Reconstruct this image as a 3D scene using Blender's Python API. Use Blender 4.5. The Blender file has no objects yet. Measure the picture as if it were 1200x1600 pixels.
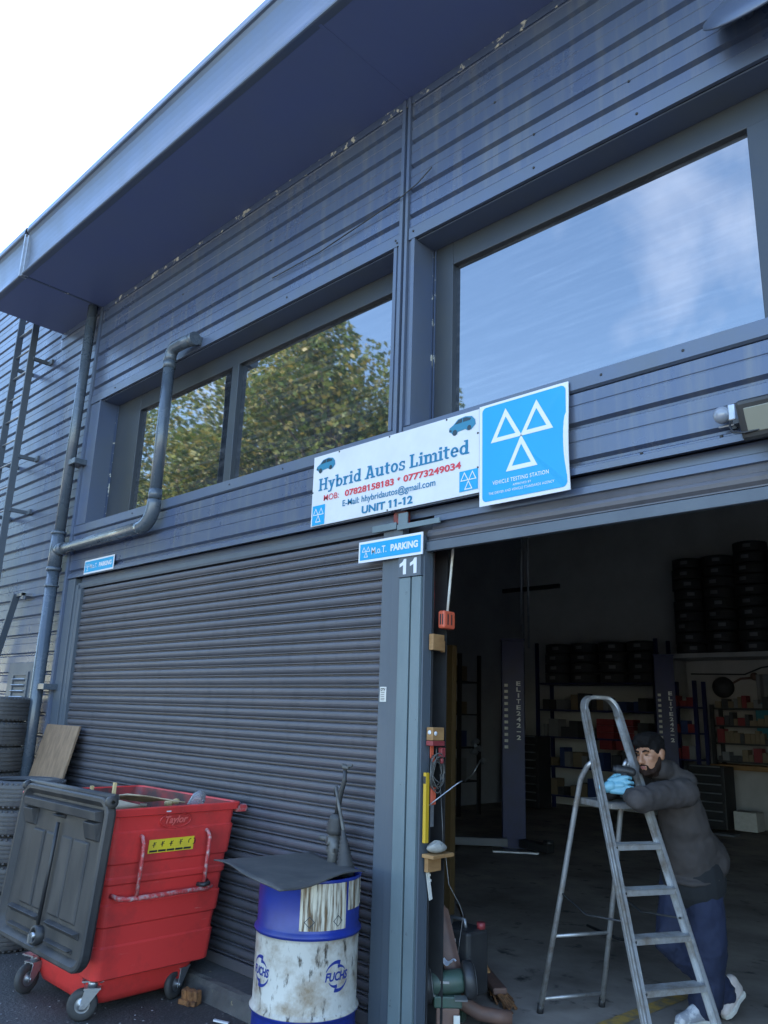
import bpy, bmesh, math, random
from mathutils import Vector, Matrix, Euler
random.seed(7)
R = math.radians
PI = math.pi
sc = bpy.context.scene
col = sc.collection

# ------------------------------------------------------------------ camera
cam_d = bpy.data.cameras.new('camera')
cam = bpy.data.objects.new('camera', cam_d)
col.objects.link(cam)
pitch, yaw, roll = 0.252098, -0.772929, 0.0336249
fwd = Vector((math.sin(yaw)*math.cos(pitch), math.cos(yaw)*math.cos(pitch), math.sin(pitch)))
rt = Vector((math.cos(yaw), -math.sin(yaw), 0))
up = rt.cross(fwd)
rt2 = rt*math.cos(roll) + up*math.sin(roll)
up2 = up*math.cos(roll) - rt*math.sin(roll)
m = Matrix.Identity(4)
for i in range(3):
    m[i][0], m[i][1], m[i][2] = rt2[i], up2[i], -fwd[i]
m.translation = (0, -3.619, 1.74)
cam.matrix_world = m
cam_d.sensor_fit = 'VERTICAL'
cam_d.sensor_height = 24.0
cam_d.sensor_width = 18.0
cam_d.lens = 24.0*1225.87/1600.0
cam_d.clip_end = 2000
cam_d.clip_start = 0.05
sc.camera = cam

# ------------------------------------------------------------------ sky, sun, exposure
SUN_AZ = R(-14)      # direction the sun stands in, from +Y towards +X
SUN_EL = R(48)
world = bpy.data.worlds.new('World')
sc.world = world
world.use_nodes = True
wt = world.node_tree
for n in list(wt.nodes):
    wt.nodes.remove(n)
def wn(t, **k):
    n = wt.nodes.new(t)
    for a, b in k.items():
        setattr(n, a, b)
    return n
out = wn('ShaderNodeOutputWorld')
bg = wn('ShaderNodeBackground')
bg.inputs['Strength'].default_value = 0.15
sky = wn('ShaderNodeTexSky')
sky.sky_type = 'NISHITA'
sky.sun_disc = False
sky.sun_elevation = SUN_EL
sky.sun_rotation = SUN_AZ
sky.altitude = 50
sky.air_density = 1.25
sky.dust_density = 0.6
sky.ozone_density = 5.0
tc = wn('ShaderNodeTexCoord')
mp = wn('ShaderNodeMapping')
mp.inputs['Scale'].default_value = (1.5, 2.6, 1.2)
mp.inputs['Rotation'].default_value = (0.3, 0.2, 0.5)
mp.inputs['Location'].default_value = (0.40, -1.2, 1.1)
ns = wn('ShaderNodeTexNoise')
ns.inputs['Scale'].default_value = 1.5
ns.inputs['Detail'].default_value = 7
ns.inputs['Roughness'].default_value = 0.55
ns.inputs['Distortion'].default_value = 0.7
rp = wn('ShaderNodeValToRGB')
rp.color_ramp.elements[0].position = 0.56
rp.color_ramp.elements[0].color = (0, 0, 0, 1)
rp.color_ramp.elements[1].position = 0.90
rp.color_ramp.elements[1].color = (0.55, 0.55, 0.55, 1)
mixc = wn('ShaderNodeMixRGB')
mixc.inputs['Color2'].default_value = (8.0, 8.3, 9.0, 1)
wt.links.new(tc.outputs['Generated'], mp.inputs['Vector'])
wt.links.new(mp.outputs['Vector'], ns.inputs['Vector'])
wt.links.new(ns.outputs['Fac'], rp.inputs['Fac'])
wt.links.new(rp.outputs['Color'], mixc.inputs['Fac'])
wt.links.new(sky.outputs['Color'], mixc.inputs['Color1'])
wt.links.new(mixc.outputs['Color'], bg.inputs['Color'])
wt.links.new(bg.outputs['Background'], out.inputs['Surface'])

sun_d = bpy.data.lights.new('sun', 'SUN')
sun_d.energy = 4.5
sun_d.angle = R(0.53)
sun_d.color = (1.0, 0.93, 0.82)
sun = bpy.data.objects.new('sun', sun_d)
col.objects.link(sun)
sdir = Vector((math.sin(SUN_AZ)*math.cos(SUN_EL), math.cos(SUN_AZ)*math.cos(SUN_EL), math.sin(SUN_EL)))
sun.rotation_euler = sdir.to_track_quat('Z', 'Y').to_euler()
sun.location = sdir*60

sc.render.engine = 'CYCLES'
sc.view_settings.view_transform = 'Standard'
sc.view_settings.look = 'None'
sc.view_settings.gamma = 1.0
sc.view_settings.exposure = 2.5
sc.view_settings.use_curve_mapping = False
sc.cycles.max_bounces = 8

# ------------------------------------------------------------------ materials
def srgb(r, g, b):
    f = lambda c: c/12.92 if c <= 0.04045 else ((c+0.055)/1.055)**2.4
    return (f(r/255), f(g/255), f(b/255), 1)

def mat(name, base, rough=0.5, metal=0.0, ior=1.5, col2=None, scale=6.0, lo=0.35, hi=0.7, stretch=(1, 1, 1), detail=6,
        bump=0.0, bscale=40.0, rough2=None, col3=None, scale3=20.0, lo3=0.6, hi3=0.66, coat=0.0, trans=0.0, sheen=0.0, stretch3=(1, 1, 1)):
    mt = bpy.data.materials.new(name)
    mt.use_nodes = True
    nt = mt.node_tree
    b = nt.nodes['Principled BSDF']
    L = nt.links.new
    def c4(c):
        return tuple(c) if len(c) == 4 else tuple(c)+(1,)
    b.inputs['Base Color'].default_value = c4(base)
    b.inputs['Roughness'].default_value = rough
    b.inputs['Metallic'].default_value = metal
    b.inputs['IOR'].default_value = ior
    b.inputs['Coat Weight'].default_value = coat
    b.inputs['Coat Roughness'].default_value = 0.08
    b.inputs['Transmission Weight'].default_value = trans
    b.inputs['Sheen Weight'].default_value = sheen
    tcn = nt.nodes.new('ShaderNodeNewGeometry')     # grain runs on across neighbouring pieces
    cur = None
    def layer(sc_, lo_, hi_, st):
        mpn = nt.nodes.new('ShaderNodeMapping')
        mpn.inputs['Scale'].default_value = st
        L(tcn.outputs['Position'], mpn.inputs['Vector'])
        n = nt.nodes.new('ShaderNodeTexNoise')
        n.inputs['Scale'].default_value = sc_
        n.inputs['Detail'].default_value = detail
        n.inputs['Roughness'].default_value = 0.62
        L(mpn.outputs['Vector'], n.inputs['Vector'])
        r = nt.nodes.new('ShaderNodeMapRange')
        r.inputs['From Min'].default_value = lo_
        r.inputs['From Max'].default_value = hi_
        L(n.outputs['Fac'], r.inputs['Value'])
        return r.outputs['Result']
    if col2 is not None:
        f = layer(scale, lo, hi, stretch)
        mx = nt.nodes.new('ShaderNodeMixRGB')
        mx.inputs['Color1'].default_value = c4(base)
        mx.inputs['Color2'].default_value = c4(col2)
        L(f, mx.inputs['Fac'])
        cur = mx.outputs['Color']
        if rough2 is not None:
            rr = nt.nodes.new('ShaderNodeMapRange')
            rr.inputs['To Min'].default_value = rough
            rr.inputs['To Max'].default_value = rough2
            L(f, rr.inputs['Value'])
            L(rr.outputs['Result'], b.inputs['Roughness'])
    if col3 is not None:
        f3 = layer(scale3, lo3, hi3, stretch3)
        mx = nt.nodes.new('ShaderNodeMixRGB')
        if cur is not None:
            L(cur, mx.inputs['Color1'])
        else:
            mx.inputs['Color1'].default_value = c4(base)
        mx.inputs['Color2'].default_value = c4(col3)
        L(f3, mx.inputs['Fac'])
        cur = mx.outputs['Color']
    if cur is not None:
        L(cur, b.inputs['Base Color'])
    if bump > 0:
        n = nt.nodes.new('ShaderNodeTexNoise')
        n.inputs['Scale'].default_value = bscale
        n.inputs['Detail'].default_value = 5
        mpn = nt.nodes.new('ShaderNodeMapping')
        mpn.inputs['Scale'].default_value = stretch
        L(tcn.outputs['Position'], mpn.inputs['Vector'])
        L(mpn.outputs['Vector'], n.inputs['Vector'])
        bp = nt.nodes.new('ShaderNodeBump')
        bp.inputs['Strength'].default_value = bump
        bp.inputs['Distance'].default_value = 0.01
        L(n.outputs['Fac'], bp.inputs['Height'])
        L(bp.outputs['Normal'], b.inputs['Normal'])
    return mt

M = {}
M['clad'] = mat('clad', (0.058, 0.079, 0.138), 0.27, ior=1.6, col2=(0.068, 0.086, 0.122), scale=1.6, lo=.4, hi=.75, rough2=0.40, bump=0.015, bscale=2.5,  # base pushed bluer to carry part of the lens-flare tint
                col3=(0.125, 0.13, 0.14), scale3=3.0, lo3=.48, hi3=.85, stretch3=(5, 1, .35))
M['trim'] = mat('trim', (0.070, 0.094, 0.155), 0.30, ior=1.6, col2=(0.082, 0.10, 0.13), scale=2.0, rough2=0.42, bump=0.03, bscale=4)
M['frame'] = mat('frame', (0.026, 0.032, 0.042), 0.4, col2=(0.036, 0.04, 0.042), scale=3)
M['flaky'] = mat('flaky', (0.058, 0.080, 0.135), 0.35, col3=(0.50, 0.49, 0.41), scale3=12, lo3=.595, hi3=.63, bump=0.15, bscale=25)
M['soffit'] = mat('soffit', (0.095, 0.125, 0.265), 0.42, col2=(0.105, 0.135, 0.245), scale=1.2, col3=(0.36, 0.37, 0.36), scale3=13, lo3=.75, hi3=.76)  # bluer and lighter than its own paint, standing in for lens-flare veil
M['post'] = mat('post', (0.125, 0.165, 0.178), 0.45, col2=(0.095, 0.125, 0.135), scale=3, stretch=(1, 1, .35), lo=.4, hi=.7, col3=(0.05, 0.055, 0.06), scale3=26, lo3=.66, hi3=.74, rough2=.6)
M['guide'] = mat('guide', (0.075, 0.092, 0.112), 0.45, col2=(0.065, 0.08, 0.10), scale=3, stretch=(1, 1, .3), lo=.4, hi=.7, rough2=.55, col3=(0.18, 0.17, 0.16), scale3=20, lo3=.72, hi3=.8)
M['slat'] = mat('slat', (0.078, 0.080, 0.094), 0.40, ior=1.48, col2=(0.100, 0.094, 0.102), scale=2.0, stretch=(.5, 1, 2), rough2=0.5, col3=(0.055, 0.057, 0.065), scale3=4, lo3=.52, hi3=.85, stretch3=(2.5, 1, .8))
M['inner'] = mat('inner', (0.02, 0.022, 0.03), 0.8)
M['glass'] = mat('glass', (0.012, 0.015, 0.02), 0.022, ior=2.8)
M['steel'] = mat('steel', (0.45, 0.46, 0.47), 0.38, 0.9, col2=(0.25, 0.22, 0.19), scale=8, lo=.5, hi=.8, rough2=.6)
M['galv'] = mat('galv', (0.40, 0.42, 0.45), 0.35, 0.85, col2=(0.28, 0.29, 0.31), scale=9, rough2=.5)
M['alu'] = mat('alu', (0.46, 0.46, 0.46), 0.40, 0.7, col2=(0.24, 0.20, 0.16), scale=9, lo=.45, hi=.72, rough2=.55, col3=(0.62, 0.58, 0.50), scale3=28, lo3=.64, hi3=.72)
M['pipe'] = mat('pipe', (0.058, 0.075, 0.098), 0.20, ior=1.55, col2=(0.08, 0.098, 0.115), scale=5, rough2=.35)
M['asphalt'] = mat('asphalt', (0.034, 0.034, 0.035), 0.88, col2=(0.062, 0.06, 0.057), scale=2.6, col3=(0.15, 0.147, 0.14), scale3=45, lo3=.58, hi3=.74, bump=0.9, bscale=55)
M['kerb'] = mat('kerb', (0.10, 0.098, 0.095), 0.85, col2=(0.055, 0.054, 0.053), scale=5, col3=(0.50, 0.42, 0.20), scale3=9, lo3=.66, hi3=.72, bump=0.6, bscale=35)
M['concrete'] = mat('concrete', (0.38, 0.32, 0.265), 0.6, col2=(0.17, 0.14, 0.115), scale=1.3, lo=.36, hi=.66, col3=(0.04, 0.036, 0.034), scale3=5, lo3=.58, hi3=.70, bump=0.12, bscale=30)
M['line'] = mat('line', (0.50, 0.30, 0.07), 0.7, col2=(0.22, 0.17, 0.11), scale=12, lo=.42, hi=.6)
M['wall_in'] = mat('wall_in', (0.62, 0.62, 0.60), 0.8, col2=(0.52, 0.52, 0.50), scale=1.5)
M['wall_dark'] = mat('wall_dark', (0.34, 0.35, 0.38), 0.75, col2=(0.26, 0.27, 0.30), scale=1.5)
M['wall_pale'] = mat('wall_pale', (0.50, 0.48, 0.46), 0.7, col2=(0.40, 0.38, 0.36), scale=2.5)
M['rack_grey'] = mat('rack_grey', (0.13, 0.128, 0.12), 0.55, .3, col2=(0.05, 0.045, 0.04), scale=14, bump=.3, bscale=60)
M['rubber'] = mat('rubber', (0.030, 0.030, 0.032), 0.62, col2=(0.05, 0.049, 0.047), scale=9, lo=.4, hi=.75, bump=0.1, bscale=60)
M['tyre_dusty'] = mat('tyre_dusty', (0.052, 0.051, 0.053), 0.6, col2=(0.085, 0.082, 0.078), scale=7, lo=.35, hi=.7, bump=0.1, bscale=60)
M['yard'] = mat('yard', (0.15, 0.148, 0.14), 0.85, col2=(0.11, 0.108, 0.10), scale=1.2, bump=.3, bscale=40)  # paler than the asphalt so the added sheet returns more light
M['red'] = mat('red', (0.66, 0.045, 0.040), 0.36, ior=1.5, col2=(0.27, 0.032, 0.028), scale=3.0, lo=.46, hi=.80, rough2=.55, col3=(0.66, 0.26, 0.23), scale3=26, lo3=.67, hi3=.78, stretch3=(.2, .2, 3), bump=0.06, bscale=5)
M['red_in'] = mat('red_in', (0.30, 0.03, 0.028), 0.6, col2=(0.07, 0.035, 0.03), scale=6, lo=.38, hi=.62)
M['red_worn'] = mat('red_worn', (0.50, 0.05, 0.05), 0.45, col2=(0.46, 0.36, 0.34), scale=32, lo=.46, hi=.66)
M['lid'] = mat('lid', (0.028, 0.028, 0.030), 0.52, ior=1.4, col2=(0.075, 0.067, 0.060), scale=3.2, lo=.4, hi=.75, stretch=(2.2, 1, .6), rough2=.65, col3=(0.22, 0.20, 0.18), scale3=24, lo3=.70, hi3=.80, stretch3=(2, 1, .6))
M['black'] = mat('black', (0.018, 0.018, 0.020), 0.5, col2=(0.03, 0.03, 0.03), scale=8)
M['white'] = mat('white', (0.60, 0.60, 0.61), 0.4, col2=(0.54, 0.54, 0.55), scale=4)
M['white_flat'] = mat('white_flat', (0.62, 0.62, 0.64), 0.45)
M['sign_blue'] = mat('sign_blue', (0.0, 0.285, 0.53), 0.35, col2=(0.0, 0.27, 0.50), scale=3)
M['sign_teal'] = mat('sign_teal', (0.0, 0.145, 0.27), 0.4)
M['sign_red'] = mat('sign_red', (0.55, 0.035, 0.05), 0.4)
M['car_blue'] = mat('car_blue', (0.02, 0.17, 0.27), 0.35)
M['car_dark'] = mat('car_dark', (0.012, 0.03, 0.045), 0.35)
M['drum_blue'] = mat('drum_blue', (0.012, 0.030, 0.24), 0.33, ior=1.5, col2=(0.010, 0.020, 0.14), scale=4, rough2=.45, col3=(0.02, 0.02, 0.03), scale3=16, lo3=.68, hi3=.76, stretch3=(1, 1, .5))
M['drum_white'] = mat('drum_white', (0.50, 0.48, 0.43), 0.42, col2=(0.22, 0.16, 0.10), scale=7, lo=.43, hi=.70, col3=(0.045, 0.033, 0.022), scale3=15, lo3=.57, hi3=.67, stretch3=(1.6, 1.6, .55))
M['label_dirty'] = mat('label_dirty', (0.56, 0.52, 0.42), 0.5, col2=(0.12, 0.07, 0.03), scale=9, lo=.42, hi=.60, stretch=(6, 6, .45), col3=(0.02, 0.016, 0.012), scale3=9, lo3=.55, hi3=.64, stretch3=(7, 7, .4))
M['logo'] = mat('logo', (0.012, 0.03, 0.20), 0.4)
M['sheet'] = mat('sheet', (0.05, 0.047, 0.044), 0.75, col2=(0.08, 0.072, 0.064), scale=6, col3=(0.14, 0.115, 0.085), scale3=9, lo3=.62, hi3=.8, bump=.2, bscale=20)
M['ply'] = mat('ply', (0.25, 0.165, 0.10), 0.7, col2=(0.16, 0.105, 0.065), scale=5, stretch=(5, 5, .5), lo=.35, hi=.65, bump=.15, bscale=30)
M['wood'] = mat('wood', (0.34, 0.19, 0.075), 0.7, col2=(0.22, 0.11, 0.04), scale=6, stretch=(1, 1, 4))
M['wood_pale'] = mat('wood_pale', (0.62, 0.45, 0.22), 0.7, col2=(0.5, 0.34, 0.15), scale=8)
M['card'] = mat('card', (0.55, 0.43, 0.28), 0.8, col2=(0.36, 0.26, 0.16), scale=9)
M['bark'] = mat('bark', (0.28, 0.13, 0.05), 0.9, col2=(0.10, 0.045, 0.02), scale=18, lo=.4, hi=.6, bump=.8, bscale=40)
M['yellow'] = mat('yellow', (0.50, 0.31, 0.015), 0.5)
M['sticker_y'] = mat('sticker_y', (0.74, 0.56, 0.03), 0.4, col2=(0.62, 0.46, 0.05), scale=12)
M['green'] = mat('green', (0.030, 0.068, 0.048), 0.5, col2=(0.05, 0.065, 0.055), scale=8)
M['brown'] = mat('brown', (0.16, 0.085, 0.06), 0.6, col2=(0.10, 0.06, 0.05), scale=10)
M['orange'] = mat('orange', (0.55, 0.10, 0.05), 0.5)
M['rag'] = mat('rag', (0.34, 0.33, 0.30), 0.8, col2=(0.24, 0.23, 0.20), scale=20)
M['clear'] = mat('clear', (0.75, 0.75, 0.78), 0.08, trans=0.85, ior=1.4)
M['cream'] = mat('cream', (0.62, 0.60, 0.55), 0.6, col2=(0.5, 0.48, 0.42), scale=20)
M['lift_blue'] = mat('lift_blue', (0.009, 0.013, 0.085), 0.5, col2=(0.007, 0.01, 0.055), scale=4)
M['lens'] = mat('lens', (0.21, 0.205, 0.16), 0.3, coat=.3)
M['dome'] = mat('dome', (0.22, 0.24, 0.28), 0.15, coat=.5)
M['box_red'] = mat('box_red', (0.22, 0.032, 0.036), 0.5)
M['box_blue'] = mat('box_blue', (0.03, 0.05, 0.14), 0.5)
M['box_teal'] = mat('box_teal', (0.03, 0.16, 0.20), 0.5)
M['box_grey'] = mat('box_grey', (0.19, 0.19, 0.195), 0.6)
M['box_tan'] = mat('box_tan', (0.20, 0.15, 0.095), 0.7)
M['ochre'] = mat('ochre', (0.12, 0.075, 0.03), 0.6)
# person
M['skin'] = mat('skin', (0.33, 0.165, 0.095), 0.5, col2=(0.27, 0.125, 0.07), scale=14)
M['hair'] = mat('hair', (0.007, 0.006, 0.006), 0.85, ior=1.25, bump=.6, bscale=90)
M['beard'] = mat('beard', (0.022, 0.013, 0.010), 0.9, ior=1.2, bump=.5, bscale=140)
M['eye'] = mat('eye', (0.02, 0.013, 0.01), 0.2)
M['lip'] = mat('lip', (0.24, 0.085, 0.07), 0.45)
M['jacket'] = mat('jacket', (0.066, 0.057, 0.055), 0.95, ior=1.25, col2=(0.052, 0.046, 0.044), scale=7, bump=.35, bscale=9)
M['shirt'] = mat('shirt', (0.012, 0.013, 0.015), 0.9)
M['trousers'] = mat('trousers', (0.014, 0.020, 0.052), 0.85, col2=(0.010, 0.015, 0.038), scale=6, bump=.3, bscale=10)
M['glove'] = mat('glove', (0.17, 0.37, 0.45), 0.42, col2=(0.13, 0.31, 0.39), scale=30)
M['shoe'] = mat('shoe', (0.66, 0.58, 0.54), 0.6, col2=(0.50, 0.42, 0.38), scale=14)
M['shoe_grey'] = mat('shoe_grey', (0.30, 0.31, 0.34), 0.7, col2=(0.55, 0.55, 0.56), scale=18, lo=.5, hi=.6)

def leaf_mat(name, stops):
    mt = bpy.data.materials.new(name)
    mt.use_nodes = True
    nt = mt.node_tree
    b = nt.nodes['Principled BSDF']
    b.inputs['Roughness'].default_value = 0.5
    g = nt.nodes.new('ShaderNodeNewGeometry')
    r = nt.nodes.new('ShaderNodeValToRGB')
    cr = r.color_ramp
    cr.elements[0].position = 0
    cr.elements[0].color = stops[0]
    cr.elements[1].position = 1
    cr.elements[1].color = stops[-1]
    for i, s in enumerate(stops[1:-1]):
        e = cr.elements.new((i+1)/(len(stops)-1))
        e.color = s
    nt.links.new(g.outputs['Random Per Island'], r.inputs['Fac'])
    nt.links.new(r.outputs['Color'], b.inputs['Base Color'])
    b.inputs['Subsurface Weight'].default_value = 0.0
    tr = nt.nodes.new('ShaderNodeBsdfTranslucent')
    nt.links.new(r.outputs['Color'], tr.inputs['Color'])
    mx = nt.nodes.new('ShaderNodeMixShader')
    mx.inputs['Fac'].default_value = 0.35
    o = nt.nodes['Material Output']
    nt.links.new(b.outputs['BSDF'], mx.inputs[1])
    nt.links.new(tr.outputs['BSDF'], mx.inputs[2])
    nt.links.new(mx.outputs['Shader'], o.inputs['Surface'])
    return mt
M['leaf'] = leaf_mat('leaf', [(0.07, 0.12, 0.022, 1), (0.12, 0.18, 0.032, 1), (0.19, 0.21, 0.04, 1), (0.28, 0.22, 0.045, 1), (0.10, 0.15, 0.03, 1)])
M['leaf_dark'] = leaf_mat('leaf_dark', [(0.06, 0.11, 0.02, 1), (0.11, 0.16, 0.03, 1), (0.17, 0.19, 0.04, 1)])
M['trunk'] = mat('trunk', (0.13, 0.10, 0.075), 0.9, col2=(0.07, 0.055, 0.04), scale=6, stretch=(2, 2, .4))

# window glass: thin streaks of dried rain on the coated pane
def streak_glass():
    mt = M['glass']
    nt = mt.node_tree
    b = nt.nodes['Principled BSDF']
    t = nt.nodes.new('ShaderNodeTexCoord')
    mpn = nt.nodes.new('ShaderNodeMapping')
    mpn.inputs['Rotation'].default_value = (0, R(-22), 0)
    mpn.inputs['Scale'].default_value = (0.8, 1, 14)
    n = nt.nodes.new('ShaderNodeTexNoise')
    n.inputs['Scale'].default_value = 2.6
    n.inputs['Detail'].default_value = 8
    n.inputs['Roughness'].default_value = 0.7
    r = nt.nodes.new('ShaderNodeMapRange')
    r.inputs['From Min'].default_value = 0.45
    r.inputs['From Max'].default_value = 0.75
    r.inputs['To Min'].default_value = 0.0
    r.inputs['To Max'].default_value = 0.08
    mx = nt.nodes.new('ShaderNodeMixRGB')
    mx.inputs['Color1'].default_value = (0.012, 0.015, 0.02, 1)
    mx.inputs['Color2'].default_value = (0.75, 0.78, 0.85, 1)
    L = nt.links.new
    L(t.outputs['Object'], mpn.inputs['Vector'])
    L(mpn.outputs['Vector'], n.inputs['Vector'])
    L(n.outputs['Fac'], r.inputs['Value'])
    L(r.outputs['Result'], mx.inputs['Fac'])
    L(mx.outputs['Color'], b.inputs['Base Color'])
streak_glass()

# ------------------------------------------------------------------ mesh builder
class MB:
    def __init__(s):
        s.v = []; s.f = []; s.sm = []
    def add(s, vs, fs, smooth=False):
        o = len(s.v)
        s.v.extend([tuple(p) for p in vs])
        for f in fs:
            s.f.append([i+o for i in f]); s.sm.append(smooth)
        return s
    def box(s, lo, hi):
        x0, y0, z0 = lo; x1, y1, z1 = hi
        v = [(x0,y0,z0),(x1,y0,z0),(x1,y1,z0),(x0,y1,z0),(x0,y0,z1),(x1,y0,z1),(x1,y1,z1),(x0,y1,z1)]
        return s.add(v, [(0,3,2,1),(4,5,6,7),(0,1,5,4),(1,2,6,5),(2,3,7,6),(3,0,4,7)])
    def obox(s, c, size, rot):
        c = Vector(c); h = Vector(size)/2
        mt = rot if isinstance(rot, Matrix) else Euler(rot).to_matrix()
        v = []
        for z in (-1, 1):
            for (x, y) in ((-1,-1),(1,-1),(1,1),(-1,1)):
                v.append(c + mt @ Vector((x*h.x, y*h.y, z*h.z)))
        return s.add(v, [(0,3,2,1),(4,5,6,7),(0,1,5,4),(1,2,6,5),(2,3,7,6),(3,0,4,7)])
    def beam(s, p0, p1, w, t, side=(0, 0, 1)):
        p0 = Vector(p0); p1 = Vector(p1)
        d = (p1-p0).normalized()
        a = d.cross(Vector(side)).normalized(); b = a.cross(d).normalized()
        v = []
        for p in (p0, p1):
            for (x, y) in ((-1,-1),(1,-1),(1,1),(-1,1)):
                v.append(p + a*(x*w/2) + b*(y*t/2))
        return s.add(v, [(0,3,2,1),(4,5,6,7),(0,1,5,4),(1,2,6,5),(2,3,7,6),(3,0,4,7)])
    def tube(s, pts, r, n=10, caps=True, smooth=True):
        pts = [Vector(p) for p in pts]
        rs = r if isinstance(r, (list, tuple)) else [r]*len(pts)
        fr = None; base = len(s.v); vs = []
        for i, p in enumerate(pts):
            if i == 0: d = pts[1]-pts[0]
            elif i == len(pts)-1: d = pts[-1]-pts[-2]
            else: d = (pts[i+1]-p).normalized() + (p-pts[i-1]).normalized()
            d.normalize()
            if fr is None:
                a = Vector((0,0,1)) if abs(d.z) < .9 else Vector((1,0,0))
                fr = d.cross(a).normalized()
            else:
                fr = (fr - d*fr.dot(d)).normalized()
            b = d.cross(fr)
            for k in range(n):
                t = 2*PI*k/n
                vs.append(p + (fr*math.cos(t) + b*math.sin(t))*rs[i])
        fs = []
        for i in range(len(pts)-1):
            for k in range(n):
                k2 = (k+1) % n
                fs.append((i*n+k, i*n+k2, (i+1)*n+k2, (i+1)*n+k))
        s.add(vs, fs, smooth)
        if caps:
            s.f.append([base+k for k in range(n)][::-1]); s.sm.append(False)
            s.f.append([base+(len(pts)-1)*n+k for k in range(n)]); s.sm.append(False)
        return s
    def lathe(s, prof, n=24, c=(0,0,0), axis=(0,0,1), closed=False, smooth=True, a0=0, a1=2*PI):
        ax = Vector(axis).normalized()
        u = Vector((1,0,0)) if abs(ax.x) < .9 else Vector((0,1,0))
        u = (u - ax*u.dot(ax)).normalized(); w = ax.cross(u)
        c = Vector(c); full = abs(a1-a0-2*PI) < 1e-6
        m_ = n if full else n+1
        vs = []
        for (r, z) in prof:
            for k in range(m_):
                t = a0 + (a1-a0)*k/n
                vs.append(c + ax*z + (u*math.cos(t)+w*math.sin(t))*r)
        fs = []
        L = len(prof)
        for i in range(L if closed else L-1):
            j = (i+1) % L
            for k in range(n):
                k2 = (k+1) % m_
                fs.append((i*m_+k, i*m_+k2, j*m_+k2, j*m_+k))
        return s.add(vs, fs, smooth)
    def disc(s, c, r, axis=(0,0,1), n=20):
        return s.lathe([(0.0001, 0), (r, 0)], n, c, axis, smooth=False)
    def cyl(s, p0, p1, r, n=14):
        return s.tube([p0, p1], r, n)
    def extrude_x(s, prof, x0, x1, closed=False, nx=1):
        n = len(prof); vs = []
        for k in range(nx+1):
            x = x0 + (x1-x0)*k/nx
            vs += [(x, y, z) for (y, z) in prof]
        fs = []
        for k in range(nx):
            for i in range(n if closed else n-1):
                j = (i+1) % n
                fs.append((k*n+i, (k+1)*n+i, (k+1)*n+j, k*n+j))
        s.add(vs, fs)
        if closed:
            o = len(s.v)-len(vs)
            s.f.append([o+i for i in range(n)]); s.sm.append(False)
            s.f.append([o+nx*n+i for i in range(n)][::-1]); s.sm.append(False)
        return s
    def ellipsoid(s, c, r, rot=None, nu=16, nv=10):
        c = Vector(c); vs = []; fs = []
        for j in range(nv+1):
            ph = PI*j/nv
            for i in range(nu):
                th = 2*PI*i/nu
                p = Vector((r[0]*math.sin(ph)*math.cos(th), r[1]*math.sin(ph)*math.sin(th), r[2]*math.cos(ph)))
                if rot is not None: p = rot @ p
                vs.append(c+p)
        for j in range(nv):
            for i in range(nu):
                i2 = (i+1) % nu
                fs.append((j*nu+i, (j+1)*nu+i, (j+1)*nu+i2, j*nu+i2))
        return s.add(vs, fs, True)
    def capsule(s, p0, p1, r0, r1=None, n=14):
        r1 = r0 if r1 is None else r1
        p0 = Vector(p0); p1 = Vector(p1)
        d = (p1-p0); L = d.length
        prof = []
        for k in range(5):
            t = PI/2*k/4
            prof.append((max(r0*math.sin(t), 1e-4), -r0*math.cos(t)))
        for k in range(5):
            t = PI/2*k/4
            prof.append((max(r1*math.cos(t), 1e-4), L + r1*math.sin(t)))
        return s.lathe(prof, n, p0, d)
    def grid(s, fn, nu, nv, smooth=True):
        vs = [fn(i/nu, j/nv) for j in range(nv+1) for i in range(nu+1)]
        fs = [(j*(nu+1)+i, j*(nu+1)+i+1, (j+1)*(nu+1)+i+1, (j+1)*(nu+1)+i) for j in range(nv) for i in range(nu)]
        return s.add(vs, fs, smooth)
    def mesh(s, name, off=(0,0,0)):
        me = bpy.data.meshes.new(name)
        o = Vector(off)
        me.from_pydata([tuple(Vector(p)-o) for p in s.v], [], s.f)
        me.polygons.foreach_set('use_smooth', s.sm)
        me.update()
        return me

def root_of(o):
    while o.parent: o = o.parent
    return o
def bevel(o, w=0.004, seg=2):
    b = o.modifiers.new('Bevel', 'BEVEL')
    b.width = w; b.segments = seg; b.limit_method = 'ANGLE'; b.angle_limit = R(40)
    return o
def setp(o, label=None, cat=None, group=None, kind=None):
    if label: o['label'] = label
    if cat: o['category'] = cat
    if group: o['group'] = group
    if kind: o['kind'] = kind
    return o
def thing(name, label, cat, loc=(0,0,0), rz=0, group=None):
    o = bpy.data.objects.new(name, None)
    o.empty_display_size = 0.1
    o.location = loc; o.rotation_euler = (0, 0, rz)
    col.objects.link(o)
    return setp(o, label, cat, group)
def part(name, mb, mt, parent, local=False, bev=0, label=None):
    off = (0,0,0) if local else root_of(parent).location
    me = mb.mesh(name, off)
    me.materials.append(M[mt] if isinstance(mt, str) else mt)
    o = bpy.data.objects.new(name, me)
    col.objects.link(o); o.parent = parent
    if bev: bevel(o, bev)
    if label: o['label'] = label
    return o
def share(name, src, parent, loc=(0,0,0), rot=None):
    o = bpy.data.objects.new(name, src.data)
    for md in src.modifiers:
        if md.type == 'BEVEL': bevel(o, md.width, md.segments)
    col.objects.link(o); o.parent = parent
    o.location = loc
    if rot: o.rotation_euler = rot
    return o
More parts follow.
